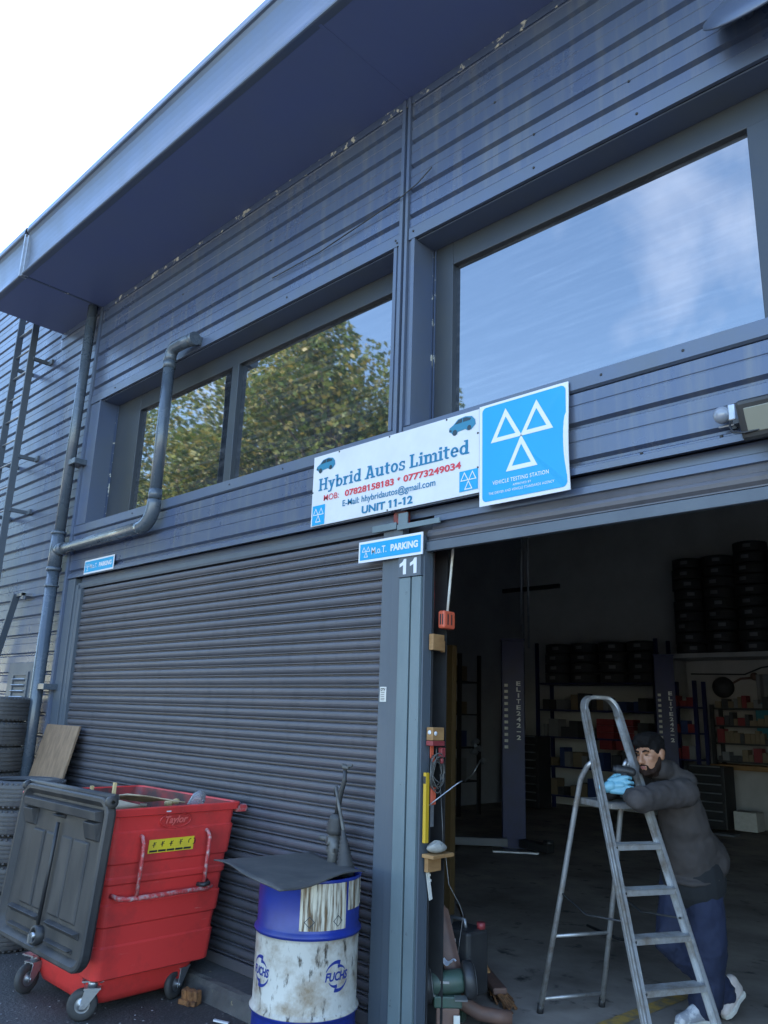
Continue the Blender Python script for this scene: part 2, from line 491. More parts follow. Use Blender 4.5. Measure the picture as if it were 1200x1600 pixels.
def solo(name, mb, mt, label, cat, group=None, loc=(0,0,0), bev=0, kind=None):
    me = mb.mesh(name, loc)
    me.materials.append(M[mt] if isinstance(mt, str) else mt)
    o = bpy.data.objects.new(name, me)
    o.location = loc
    col.objects.link(o)
    if bev: bevel(o, bev)
    return setp(o, label, cat, group, kind)
def struct(name, mb, mt, bev=0):
    return solo(name, mb, mt, None, None, bev=bev, kind='structure')
def dup(root, loc, rz=None, label=None):
    r = root.copy(); col.objects.link(r); r.location = loc
    if rz is not None: r.rotation_euler = (0, 0, rz)
    if label: r['label'] = label
    for ch in list(root.children):
        c = ch.copy(); col.objects.link(c); c.parent = r
        for g in list(ch.children):
            d = g.copy(); col.objects.link(d); d.parent = c
    return r

# flat lettering -------------------------------------------------------------
def text_verts(s, bold=0.0, shear=0.0, spacing=1.0):
    cu = bpy.data.curves.new('t', 'FONT')
    cu.body = s; cu.size = 1.0; cu.offset = bold; cu.shear = shear; cu.space_character = spacing
    cu.resolution_u = 4; cu.fill_mode = 'FRONT'
    ob = bpy.data.objects.new('t', cu)
    col.objects.link(ob)
    dg = bpy.context.evaluated_depsgraph_get()
    me = bpy.data.meshes.new_from_object(ob.evaluated_get(dg))
    v = [(p.co.x, p.co.y) for p in me.vertices]; f = [list(p.vertices) for p in me.polygons]
    bpy.data.objects.remove(ob); bpy.data.curves.remove(cu); bpy.data.meshes.remove(me)
    return v, f
def text_on(mb, s, fn, box, bold=0.02, shear=0.0, spacing=1.0):
    """lettering s fitted into box (u0, v0, u1, v1); fn maps (u, v) to a point."""
    v, f = text_verts(s, bold, shear, spacing)
    x0 = min(p[0] for p in v); x1 = max(p[0] for p in v); y0 = min(p[1] for p in v); y1 = max(p[1] for p in v)
    u0, v0, u1, v1 = box
    mb.add([fn(u0+(p[0]-x0)/(x1-x0)*(u1-u0), v0+(p[1]-y0)/(y1-y0)*(v1-v0)) for p in v], f)
    w = .11 + bold*2
    for i, ch in enumerate(s):
        if ch == '1' and len(s) > 1:
            vv, _ = text_verts(s[:i+1], bold, shear, spacing)
            xr = max(p[0] for p in vv); xl = xr - w; H = y1
            pl_ = [(xl+w*.2, H), (xl-.10, H-.13), (xl-.10, H-.25), (xl+w*.2, H-.17)]
            mb.add([fn(u0+(p[0]-x0)/(x1-x0)*(u1-u0), v0+(p[1]-y0)/(y1-y0)*(v1-v0)) for p in pl_], [(0,1,2,3)])
    return mb
def front(y):
    return lambda u, v: (u, y, v)
def poly_on(mb, pts, fn):
    return mb.add([fn(u, v) for u, v in pts], [list(range(len(pts)))])
def tri_logo(mb, cx, cy, s, fn, t=0.2):
    """three outlined triangles meeting at one point; s is the triangle side."""
    h = s*0.92
    def outline(apex, bl, br):
        tri = [Vector(apex), Vector(bl), Vector(br)]
        g = (tri[0]+tri[1]+tri[2])/3
        inn = [g + (p-g)*(1-t*2.1) for p in tri]
        o = len(mb.v)
        mb.v.extend([fn(p.x, p.y) for p in tri+inn])
        for i in range(3):
            j = (i+1) % 3
            mb.f.append([o+i, o+j, o+3+j, o+3+i]); mb.sm.append(False)
    e = s*.03
    outline((cx-s/2, cy+h), (cx-s, cy), (cx+e, cy))
    outline((cx+s/2, cy+h), (cx-e, cy), (cx+s, cy))
    outline((cx, cy+e), (cx-s/2, cy-h), (cx+s/2, cy-h))
    return mb

# ================================================================== GROUND
mb = MB(); mb.add([(-80,-80,-.12),(60,-80,-.12),(60,70,-.12),(-80,70,-.12)], [(0,1,2,3)])
struct('ground', mb, 'asphalt')
mb = MB(); mb.add([(-80,-80,-.116),(60,-80,-.116),(60,-6.2,-.116),(-80,-6.2,-.116)], [(0,1,2,3)])
struct('yard', mb, 'yard')  # unseen sheet behind the camera, added to bounce sunlight onto the building
mb = MB()
random.seed(3)
prof = [(-.235,-.119),(-.215,-.03),(-.195,-.008),(-.16,0.0),(.048,0.0),(.048,-.119)]
nx = 120; vs = []
for k in range(nx+1):
    x = -11 + 13*k/nx
    for i, (y, z) in enumerate(prof):
        j = random.uniform(-.012, .006) if i in (1, 2, 3) else 0
        vs.append((x, y - j, z + (j*.6 if i in (1, 2) else 0)))
n = len(prof)
fs = [(k*n+i, (k+1)*n+i, (k+1)*n+i+1, k*n+i+1) for k in range(nx) for i in range(n-1)]
mb.add(vs, fs)
struct('kerb', mb, 'kerb')
mb = MB(); mb.box((-10.5, .05, -.1), (3.0, 12.0, 0.0))
struct('floor', mb, 'concrete')
mb = MB(); mb.add([(-2.70,1.05,.004),(-2.60,1.02,.004),(-2.48,2.35,.004),(-2.58,2.35,.004)], [(0,1,2,3)])
struct('painted_line', mb, 'line')

# ================================================================== BUILDING
B = thing('workshop_building', 'dark blue-grey metal-clad workshop unit with two roller shutters and large upper windows', 'building', (0,0,0))
PIT = 0.2085
def clad(name, x0, x1, z0, z1, phase):
    """horizontal box-rib sheeting; the rib undersides sit at phase + k * PIT."""
    pr = []
    yo = -0.024
    k = math.floor((z0-phase)/PIT)-1
    pts = []
    while phase + k*PIT < z1 + PIT:
        a = phase + k*PIT            # lower outer edge of a band
        mid = a + .10
        pts += [(.007, a-.028), (.007, a-.014), (yo, a), (yo, mid-.012), (yo+.004, mid-.008), (yo+.004, mid-.004), (yo, mid), (yo, a+PIT-.044)]
        k += 1
    pts.sort(key=lambda p: p[1])
    pts = [p for p in pts if z0 < p[1] < z1]
    pts = [(yo, z0)] + pts + [(yo, z1)]
    mb = MB().extrude_x(pts, x0, x1)
    return part(name, mb, 'clad', B)
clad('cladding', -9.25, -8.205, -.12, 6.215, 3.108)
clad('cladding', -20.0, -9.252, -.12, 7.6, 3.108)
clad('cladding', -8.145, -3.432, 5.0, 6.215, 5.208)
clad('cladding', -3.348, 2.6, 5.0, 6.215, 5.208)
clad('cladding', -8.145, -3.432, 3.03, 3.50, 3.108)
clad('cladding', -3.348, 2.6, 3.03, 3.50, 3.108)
# backing wall behind the sheeting and the panes
part('inner_wall', MB().box((-20, .26, 2.95), (2.6, .30, 6.3)).box((-20, .06, -.1), (-10.5, .10, 2.95)).box((-10.5, .12, -.1), (-8.0, .16, 2.95)).box((1.45, .06, -.1), (2.6, .1, 2.95)), 'inner', B)
part('lintel', MB().box((-8.14, .05, 2.97), (2.6, .255, 3.025)), 'trim', B)
# flashings
fl = [(-.003, 5.0), (-.034, 4.995), (-.034, 5.086), (-.026, 5.094), (.0, 5.112)]
part('flashing', MB().extrude_x(fl, -8.145, -3.436), 'trim', B)
part('flashing', MB().extrude_x(fl, -3.344, 2.6), 'trim', B)
sl = [(.21, 3.64), (-.0, 3.595), (-.036, 3.585), (-.036, 3.502), (-.02, 3.492), (.0, 3.492)]
part('sill', MB().extrude_x(sl, -8.145, -3.436), 'trim', B)
part('sill', MB().extrude_x(sl, -3.344, 2.6), 'trim', B)
dr = [(.05, 3.034), (-.028, 3.024), (-.034, 3.016), (-.034, 3.05), (-.026, 3.055)]
part('drip_trim', MB().extrude_x(dr, -8.145, -3.432), 'trim', B)
part('drip_trim', MB().extrude_x(dr, -3.348, 2.6), 'trim', B)
# posts and corner trims
def vtrim(xc, w, z0, z1, name='corner_trim'):
    p = MB()
    for (a, b, y0) in ((-w/2, -w/2+.030, -.046), (-w/2+.031, w/2-.026, -.018), (w/2-.025, w/2, -.046)):
        p.box((xc+a, y0, z0), (xc+b, .03, z1))
    return part(name, p, 'trim', B, bev=.003)
vtrim(-8.175, .056, 0.0, 6.212)
vtrim(-3.390, .080, 3.02, 6.212)
part('flaking_joint', MB().box((-9.25, -.034, 6.150), (2.6, -.026, 6.216)), 'flaky', B)

# windows: reveal, frame, panes
def window(x0, x1, g, mulls):
    """opening x0..x1, z 3.6..5.0; g = (pane x0, pane x1); mulls = mullions between panes."""
    zt = 5.0
    rv = MB()
    rv.box((x0-.03, -.03, 3.595), (x0, .215, zt-.002)).box((x1, -.03, 3.595), (x1+.03, .215, zt-.002)).box((x0, -.0, zt-.012), (x1, .215, zt-.002))
    w = part('window', rv, 'trim', B)
    f = MB()
    gx0, gx1 = g
    f.box((x0, .18, 3.59), (gx0, .24, zt-.013)).box((gx1, .18, 3.59), (x1, .24, zt-.013))
    f.box((gx0, .182, 4.81), (gx1, .24, zt-.013)).box((gx0, .182, 3.60), (gx1, .24, 3.665))
    for a, b in mulls:
        f.box((a, .175, 3.665), (b, .24, 4.81))
    part('window_frame', f, 'frame', w, bev=.004)
    part('bead', MB().box((x0+.001, .165, 3.62), (x0+.006, .179, 4.98)).box((x0+.02, .170, 3.62), (x0+.028, .179, 4.98)), 'flaky', w)
    xs = [gx0] + [c for ab in mulls for c in ab] + [gx1]
    for i in range(0, len(xs), 2):
        p = MB()
        t = random.uniform(-.003, .003)
        def fn(u, v, a=xs[i], b=xs[i+1], t=t):
            return (a+(b-a)*u, .222 + t*(u-.5) + .0035*math.sin(PI*u)*math.sin(PI*v), 3.6+1.25*v)
        p.grid(fn, 10, 8)
        part('pane', p, 'glass', w)
for xa, xb in ((-8.146, -7.946), (-3.459, -3.432), (-3.348, -3.321)):
    part('cover_panel', MB().box((xa, -.021, 3.60), (xb, .02, 4.995)), 'trim', B)
window(-7.915, -3.49, (-7.40, -3.53), [(-5.72, -5.615)])
window(-3.29, 2.3, (-3.11, 1.9), [(-1.12, -.80)])

# canopy: soffit panels, fascia gutter
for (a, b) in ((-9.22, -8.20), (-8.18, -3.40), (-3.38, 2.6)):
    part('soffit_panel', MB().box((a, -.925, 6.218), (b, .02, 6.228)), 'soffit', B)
part('soffit_seam', MB().box((-8.203, -.925, 6.211), (-8.177, .0, 6.224)), 'flaky', B)
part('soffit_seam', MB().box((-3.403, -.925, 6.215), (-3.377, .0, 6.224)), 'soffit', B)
fp = [(-.90,6.217),(-.955,6.212),(-.968,6.216),(-.972,6.226),(-.966,6.240),(-.950,6.270),(-.938,6.31),(-.930,6.36),(-.926,6.42),(-.926,6.48),(-.930,6.55),(-.938,6.62),(-.950,6.68),(-.966,6.715),(-.985,6.722),(-.990,6.735),(-.982,6.80),(-.955,6.822),(-.60,6.84)]
part('fascia_gutter', MB().extrude_x(fp, -9.25, -8.225), 'trim', B)
part('fascia_gutter', MB().extrude_x(fp, -8.165, 2.6), 'trim', B)
part('gutter_joint', MB().box((-8.228, -.985, 6.205), (-8.205, -.90, 6.72)).box((-8.205, -.965, 6.212), (-8.162, -.90, 6.70)), 'galv', B, bev=.003)
part('roof', MB().box((-9.25, -.62, 6.84), (2.6, 12.2, 6.94)), 'trim', B)
# interior shell
part('rear_wall', MB().box((-10.5, 12.0, 0), (3.0, 12.1, 6.3)), 'wall_in', B)
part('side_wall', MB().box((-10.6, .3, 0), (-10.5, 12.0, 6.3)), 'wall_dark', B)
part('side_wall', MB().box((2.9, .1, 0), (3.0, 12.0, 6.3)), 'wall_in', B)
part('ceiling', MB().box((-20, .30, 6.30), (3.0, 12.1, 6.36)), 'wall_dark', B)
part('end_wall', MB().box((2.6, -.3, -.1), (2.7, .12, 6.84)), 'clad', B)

# closed roller shutter (left)
SP = 0.0762
SH = part('roller_shutter', MB().box((-7.905, .085, 0.0), (-3.51, .10, 2.95)), 'inner', B)
pr = [(.030,.0762),(.021,.0735),(.0125,.066),(.0085,.055),(.0085,.044),(.0125,.033),(.021,.0235),(.028,.0195),(.011,.0165),(.008,.0150),(.008,.0100),(.013,.0085),(.036,.0080),(.036,.0002)]
smb = MB().extrude_x(pr, -7.87, -3.515)
slat0 = None
for k in range(37):
    if slat0 is None:
        slat0 = part('slat', smb, 'slat', SH); slat0.location = (0, .022, .075)
        for p in slat0.data.polygons: p.use_smooth = False
    else:
        share('slat', slat0, SH, (0, .022 + random.uniform(-.0012, .0012), .075 + k*SP), (0, random.uniform(-.0003, .0003), 0))
part('bottom_rail', MB().box((-7.87, .025, .004), (-3.515, .058, .072)), 'slat', SH, bev=.004)
part('shutter_hood', MB().extrude_x([(.02, 2.905), (.012, 2.925), (.012, 2.962), (.045, 2.968)], -7.98, -3.50), 'guide', SH)
# guides and jambs
part('shutter_guide', MB().box((-8.143, -.02, 0.0), (-7.985, .05, 3.01)).box((-7.983, -.005, 0.0), (-7.93, .055, 2.94)).box((-7.928, .0, 0.0), (-7.868, .06, 2.90)), 'guide', B, bev=.003)
part('shutter_guide', MB().box((-3.522, -.004, 0.0), (-3.425, .055, 2.92)).box((-3.423, -.010, 0.0), (-3.348, .055, 2.92)), 'guide', B, bev=.003)
part('door_post', MB().box((-3.345, -.030, 0.0), (-3.254, .05, 2.574)).box((-3.240, -.030, 0.0), (-3.166, .05, 2.574)).box((-3.254, -.006, 0.0), (-3.240, .04, 2.574)), 'post', B, bev=.003)
part('door_post', MB().box((-3.352, -.036, 2.577), (-3.164, .05, 2.835)), 'guide', B, bev=.002)
part('post_plate', MB().box((-3.60, -.034, 2.90), (-3.385, -.02, 2.945)).box((-3.375, -.034, 2.89), (-3.02, -.022, 2.925)).box((-3.37, -.03, 2.92), (-3.29, -.02, 3.0)), 'post', B, bev=.002)
part('post_plate', MB().box((-3.44, .0, 2.94), (-3.33, .04, 3.02)), 'red_in', B, label='rusty red steel plate above the door post')
part('door_post', MB().box((-3.163, -.012, 0.0), (-3.150, .05, 2.74)).box((-3.155, .052, 0.0), (-3.147, .06, 2.74)), 'guide', B)
# rolled-up shutter over the right door
RS = part('roller_shutter', MB().extrude_x([(.06, 2.96), (.012, 2.955), (.010, 2.915), (.05, 2.905)], -3.10, 2.5), 'trim', B)
part('curtain_roll', MB().lathe([(.001,0),(.105,0),(.105,5.6),(.001,5.6)], 24, (-3.12, .125, 2.875), (1,0,0)), 'slat', RS)
part('slat', MB().extrude_x([(.03,2.872),(.008,2.862),(.002,2.845),(.006,2.825),(.022,2.808),(.006,2.803),(.006,2.796),(.03,2.793)], -3.147, 2.5), 'slat', RS)
part('bottom_rail', MB().box((-3.147, -.006, 2.728), (2.5, .03, 2.789)), 'guide', RS, bev=.003)

# steel column behind the door post, with its face to the right
colu = part('steel_column', MB().box((-3.36, .065, 0), (-3.141, .072, 2.95)).box((-3.36, .196, 0), (-3.141, .203, 2.95)).box((-3.262, .072, 0), (-3.250, .196, 2.95)), 'black', B)
part('column_paint', MB().box((-3.249, .073, 2.28), (-3.243, .195, 2.95)), 'red_in', B, label='dull red painted top of the black column')

# ------------------------------------------------------------------ wall fittings outside
D = thing('downpipe', 'thick vertical rainwater pipe left of the closed shutter with a tee joint', 'downpipe', (-8.27, -.12, -.12))
part('pipe', MB().tube([(-8.30,-.13,-.12),(-8.29,-.13,3.2)], .062, 16).tube([(-8.30,-.12,3.42),(-8.235,-.12,6.21)], .056, 16), 'pipe', D)
part('tee_joint', MB().tube([(-8.29,-.13,3.12),(-8.29,-.13,3.52)], .070, 16).tube([(-8.29,-.13,3.33),(-8.10,-.13,3.33)], .064, 16).tube([(-8.37,-.13,3.33),(-8.31,-.13,3.33)], .04, 12), 'pipe', D)
part('collar', MB().tube([(-8.29,-.13,3.10),(-8.29,-.13,3.14)], .077, 16).tube([(-8.29,-.13,3.50),(-8.29,-.13,3.53)], .078, 16).tube([(-8.29,-.13,2.93),(-8.29,-.13,2.95)], .072, 16), 'pipe', D)
for z in (1.9, 4.30):
    part('bracket', MB().box((-8.27, -.16, z-.03), (-8.08, -.02, z+.03)), 'pipe', D, bev=.004)
D = thing('branch_pipe', 'grey branch pipe running along under the left window and bending up past the glass', 'pipe', (-6.3, -.12, 3.3))
el = lambda c, a0, a1, r, ax: None
pts = [(-8.12,-.13,3.325)] + [(-6.52,-.13,3.335)]
for k in range(7):
    t = PI/2*k/6
    pts.append((-6.52+.19*math.sin(t), -.13, 3.335+.19*(1-math.cos(t))))
part('pipe', MB().tube(pts, .056, 16), 'pipe', D)
part('elbow', MB().tube([(-6.56,-.13,3.335)]+pts[2:]+[(-6.33,-.13,3.56)], .064, 16), 'pipe', D)
part('pipe', MB().tube([(-6.33,-.13,3.50),(-6.325,-.13,5.0)], .055, 18), 'pipe', D)
pts2 = [(-6.325,-.13,4.93)]
for k in range(7):
    t = PI/2*k/6
    pts2.append((-6.325+.085*(1-math.cos(t)), -.13, 4.975+.085*math.sin(t)))
pts2 += [(-6.12,-.13,5.06),(-5.97,-.11,5.06)]
part('elbow', MB().tube(pts2, .058, 18), 'pipe', D)
part('collar', MB().tube([(-6.327,-.13,3.57),(-6.327,-.13,3.66)], .062, 18).tube([(-6.325,-.13,4.86),(-6.325,-.13,4.93)], .061, 18).tube([(-6.01,-.11,5.06),(-5.94,-.11,5.06)], .063, 18), 'pipe', D)
part('bracket', MB().box((-5.98,-.11,5.02),(-5.95,.0,5.10)), 'pipe', D)

L = thing('access_ladder', 'fixed vertical steel ladder with rungs on the far left wall', 'ladder', (-9.8, -.25, 2.9))
for x in (-9.52, -10.03):
    part('rail', MB().box((x-.012, -.30, 2.9), (x+.012, -.22, 7.4)), 'guide', L, bev=.003)
rg = None
for k in range(15):
    if rg is None:
        rg = part('rung', MB().tube([(-10.03,-.26,3.05),(-9.52,-.26,3.05)], .012, 8), 'galv', L)
    else:
        share('rung', rg, L, (0, 0, .3*k))
for z in (3.95, 4.62, 5.9):
    part('bracket', MB().box((-9.53, -.24, z-.02), (-9.49, .0, z+.02)).box((-9.5, -.05, z-.03), (-9.40, -.02, z+.03)), 'guide', L)
    part('bracket', MB().box((-10.05, -.24, z-.02), (-10.01, .0, z+.02)), 'guide', L)
P = thing('steel_prop', 'slanting flat steel bar bracketed to the wall above the louvre vent', 'steel bar', (-9.3, -.1, 2.3))
part('bar', MB().beam((-9.22,-.12,2.93), (-9.68,-.12,1.95), .03, .075, (0,1,0)), 'guide', P, bev=.003)
part('bracket', MB().box((-9.24, -.13, 2.90), (-9.02, -.02, 2.93)).box((-9.06, -.13, 2.86), (-9.02, -.1, 2.93)), 'galv', P)
V = thing('wall_vent', 'dark louvred metal vent box on the wall above the tyres', 'vent', (-8.9, -.03, 1.9))
part('vent_box', MB().box((-9.28,-.06,1.62), (-8.56,-.022,2.16)), 'guide', V, bev=.004)
part('frame', MB().box((-9.15,-.075,1.62),(-9.10,-.055,2.06)).box((-8.76,-.075,1.62),(-8.71,-.055,2.06)).box((-9.10,-.075,2.02),(-8.76,-.055,2.06)), 'guide', V, bev=.002)
lv = None
for k in range(6):
    if lv is None:
        lv = part('louvre', MB().obox((-8.93,-.072,1.66), (.34,.045,.008), (R(-35),0,0)), 'galv', V)
    else:
        share('louvre', lv, V, (0,0,.062*k))

# signs --------------------------------------------------------------------
def parking_sign(x0, x1, z0, z1, y, label):
    S = thing('parking_sign', label, 'sign', (x0, y, z0), group='small blue parking signs')
    part('sign_plate', MB().box((x0, y, z0), (x1, y+.006, z1)), 'white_flat', S)
    w, h = x1-x0, z1-z0
    b = h*.10
    part('blue_field', MB().box((x0+b, y-.0015, z0+b*1.15), (x1-b, y-.0003, z1-b*1.15)), 'sign_blue', S)
    fn = front(y-.0025)
    part('emblem_triangles', tri_logo(MB(), x0+w*.125, z0+h*.49, w*.070, fn, .17), 'white_flat', S)
    t = MB()
    text_on(t, 'M.o.T.', fn, (x0+w*.215, z0+h*.34, x0+w*.455, z0+h*.66), .006)
    part('lettering', t, 'white_flat', S)
    t = MB()
    text_on(t, 'PARKING', fn, (x0+w*.52, z0+h*.34, x0+w*.935, z0+h*.67), .04)
    part('lettering', t, 'white_flat', S)
parking_sign(-7.765, -7.145, 3.025, 3.168, -.042, 'small blue and white parking sign at top left of closed shutter')
parking_sign(-3.705, -3.140, 2.705, 2.846, -.048, 'small blue and white parking sign on the post above number 11')
t = MB(); fn = front(-.038)
S = thing('unit_number', 'white unit number 11 on the dark post below the parking sign', 'number sign', (-3.27, -.038, 2.6))
for x1_ in (-3.283, -3.195):
    part('digit', poly_on(MB(), [(x1_-.026, 2.594), (x1_, 2.594), (x1_, 2.692), (x1_-.020, 2.692), (x1_-.032, 2.674), (x1_-.056, 2.662), (x1_-.056, 2.641), (x1_-.026, 2.654)], fn), 'white_flat', S)

# name board: slab lettering drawn from bars and arcs
class Slab:
    def __init__(s, mb, fn, x, z, h, t):
        s.mb, s.f, s.x, s.z, s.h, s.t = mb, fn, x, z, h, t
        s.k = 0
    def p(s, pts):
        s.k += 1
        y = -.0002*(s.k % 7)
        o = []
        for u, v in pts:
            q = s.f(s.x + u*s.h, s.z + v*s.h)
            o.append((q[0], q[1]+y, q[2]))
        s.mb.add(o, [list(range(len(o)))])
    def r(s, x0, z0, x1, z1): s.p([(x0,z0),(x1,z0),(x1,z1),(x0,z1)])
    def arc(s, cx, cz, rx, rz, a0, a1, w, n=14):
        for i in range(n):
            t0 = R(a0+(a1-a0)*i/n); t1 = R(a0+(a1-a0)*(i+1)/n)
            ix, iz = rx-w, rz-w*.85
            q = [(cx+rx*math.cos(t0), cz+rz*math.sin(t0)), (cx+rx*math.cos(t1), cz+rz*math.sin(t1)), (cx+ix*math.cos(t1), cz+iz*math.sin(t1)), (cx+ix*math.cos(t0), cz+iz*math.sin(t0))]
            s.p(q)
    def stem(s, x, z0, z1, w=.17, lo=(1,1), hi=(1,1), sl=.085, st=.105):
        s.r(x, z0, x+w, z1)
        if lo: s.r(x-sl*lo[0], z0, x+w+sl*lo[1], z0+st)
        if hi: s.r(x-sl*hi[0], z1-st, x+w+sl*hi[1], z1)
def slab_text(mb, s, fn, x0, z0, x1, capz):
    adv = {'H': .84, 'y': .62, 'b': .66, 'r': .52, 'i': .34, 'd': .68, ' ': .27, 'A': .82, 'u': .72, 't': .46, 'o': .60, 's': .53, 'L': .66, 'm': 1.0, 'e': .57}
    tot = sum(adv[c] for c in s)
    h = (x1-x0)/tot
    vs = (capz-z0)/h
    f2 = lambda u, v: fn(u, z0+(v-z0)*vs)
    X = x0; xh = .70; W = .17
    for c in s:
        g = Slab(mb, f2, X, z0, h, .1)
        if c == 'H':
            g.stem(.09, 0, 1); g.stem(.56, 0, 1); g.r(.26, .44, .56, .57)
        elif c == 'y':
            g.p([(.06,xh),(.24,xh),(.38,.12),(.28,-.02)]); g.p([(.42,xh),(.57,xh),(.30,-.24),(.15,-.24)])
            g.r(.0, xh-.1, .29, xh); g.r(.38, xh-.1, .62, xh); g.r(.04, -.26, .24, -.14)
        elif c == 'b':
            g.stem(.08, 0, 1, lo=None, hi=(1,0)); g.arc(.36, xh/2, .27, xh/2, -180, 180, .155)
        elif c == 'd':
            g.stem(.42, 0, 1, lo=(0,1), hi=(1,0)); g.arc(.31, xh/2, .27, xh/2, -180, 180, .155)
        elif c == 'r':
            g.stem(.09, 0, xh, hi=(1,0)); g.arc(.38, xh-.24, .19, .24, 40, 180, .14)
        elif c == 'i':
            g.stem(.085, 0, xh, hi=(1,0)); g.r(.075, .80, .265, .97)
        elif c == 'A':
            g.p([(.09,0),(.26,0),(.46,1),(.31,1)]); g.p([(.56,0),(.74,0),(.52,1),(.37,1)]); g.r(.22,.24,.62,.36); g.r(-.0,0,.34,.105); g.r(.48,0,.83,.105); g.r(.2,.895,.5,1)
        elif c == 'u':
            g.stem(.08, .2, xh, lo=None, hi=(1,0)); g.stem(.44, 0, xh, lo=(0,1), hi=(1,0)); g.arc(.30, .24, .22, .25, 180, 330, .15)
        elif c == 't':
            g.r(.10, .15, .27, .90); g.r(0, xh-.11, .43, xh); g.arc(.29, .20, .19, .21, 180, 310, .15)
        elif c == 'o':
            g.arc(.29, xh/2, .275, xh/2+.01, -180, 180, .155)
        elif c == 's':
            g.arc(.26, .52, .21, .19, 20, 260, .13); g.arc(.26, .19, .22, .20, -160, 88, .13); g.r(.38,.46,.46,.68); g.r(.04,.02,.12,.24)
        elif c == 'L':
            g.stem(.09, 0, 1, lo=(1,0)); g.r(.26, 0, .60, .115); g.r(.48, 0, .60, .32)
        elif c == 'm':
            g.stem(.08, 0, xh, hi=(1,0)); g.stem(.42, 0, xh-.2, w=.155, hi=None); g.stem(.76, 0, xh-.2, w=.155, hi=None)
            g.arc(.385, xh-.24, .19, .25, 0, 150, .14); g.arc(.73, xh-.24, .185, .25, 0, 150, .14)
        elif c == 'e':
            g.arc(.29, xh/2, .265, xh/2+.01, 0, 320, .15); g.r(.12, .30, .55, .41)
        X += adv[c]*h
    return mb
KS = (3.619-.05)/3.619
K7 = 1.00705
sx = lambda x: x*KS
sz = lambda z: 1.74+(z-1.74)*KS
mx_ = lambda x: x*K7
mz_ = lambda z: 1.74+(z-1.74)*K7
S = thing('name_board', 'long white garage name board with teal and red lettering above the door post', 'sign', (-4.28, -.07, 3.04))
YB = -.050
part('sign_plate', MB().box((sx(-4.272), YB, sz(3.042)), (sx(-2.741), YB+.010, sz(3.574))), 'white', S)
fn = front(YB-.002)
part('lettering', slab_text(MB(), 'Hybrid Autos Limited', fn, mx_(-4.118), mz_(3.270), mx_(-2.757), mz_(3.360)), 'sign_teal', S, label='teal slab lettering with the garage name')
fb = front(YB-.003)
def mbox(a, b, c, d): return (mx_(a), mz_(b), mx_(c), mz_(d))
for tx, bx_, bo, mt_ in (('MOB:', (-4.056, 3.187, -3.90, 3.231), .006, 'sign_red'), ('07828158183', (-3.838, 3.184, -3.374, 3.230), .03, 'sign_red'), ('*', (-3.345, 3.205, -3.318, 3.230), .02, 'sign_red'),
                        ('07773249034', (-3.291, 3.186, -2.820, 3.232), .03, 'sign_red'), ('E-Mail: hhybridautos@gmail.com', (-3.857, 3.102, -3.020, 3.163), .012, 'sign_teal'), ('UNIT 11-12', (-3.665, 3.033, -3.206, 3.087), .035, 'sign_teal')):
    part('lettering', text_on(MB(), tx, fb, mbox(*bx_), bo), mt_, S, label={'sign_red': 'red telephone line', 'sign_teal': 'teal address line'}[mt_])
def emblem(x0, z0, w, h):
    part('emblem', MB().box((x0, YB-.003, z0), (x0+w, YB-.001, z0+h)), 'sign_blue', S, label='small blue triangle emblem in a corner')
    part('emblem_triangles', tri_logo(MB(), x0+w/2, z0+h*.50, w*.44, front(YB-.0045), .15), 'white_flat', S)
emblem(mx_(-4.168), mz_(3.020), .130, .145)
emblem(mx_(-2.831), mz_(3.039), .139, .128)
def car_print(x0, z0, s):
    q = [(0,.12),(.02,.26),(.16,.34),(.34,.52),(.62,.56),(.86,.50),(.98,.34),(1,.16),(.92,.08),(.84,.0),(.70,.0),(.62,.07),(.34,.04),(.30,-.05),(.16,-.05),(.10,.05)]
    part('car_print', poly_on(MB(), [(x0+a*s, z0+b*s*.82) for a, b in q], front(YB-.002)), 'car_blue', S, label='printed picture of a blue hatchback')
    d = MB(); f3 = front(YB-.003)
    poly_on(d, [(x0+a*s, z0+b*s*.82) for a, b in ((.22,.34),(.36,.49),(.50,.51),(.50,.36))], f3)
    poly_on(d, [(x0+a*s, z0+b*s*.82) for a, b in ((.53,.36),(.53,.51),(.66,.51),(.84,.44),(.80,.37))], f3)
    for cx, cz, r in ((.225,.03,.085),(.765,.07,.075)):
        poly_on(d, [(x0+(cx+r*math.cos(2*PI*i/14))*s, z0+(cz+r*1.1*math.sin(2*PI*i/14))*s) for i in range(14)], f3)
    poly_on(d, [(x0+a*s, z0+b*s*.82) for a, b in ((.01,.13),(.02,.2),(.10,.16),(.10,.10))], f3)
    part('car_print_details', d, 'car_dark', S)
car_print(mx_(-4.151), mz_(3.415), .20)
car_print(mx_(-2.917), mz_(3.420), .208)
sc_ = MB()
for (x, z) in ((-4.0,3.566),(-3.5,3.566),(-3.0,3.566),(-2.752,3.42),(-2.752,3.2),(-3.5,3.05),(-4.268,3.3)):
    sc_.lathe([(.0001,-.004),(.006,-.003),(.007,0)], 8, (sx(x), YB, sz(z)), (0,1,0))
part('screw', sc_, 'black', S)

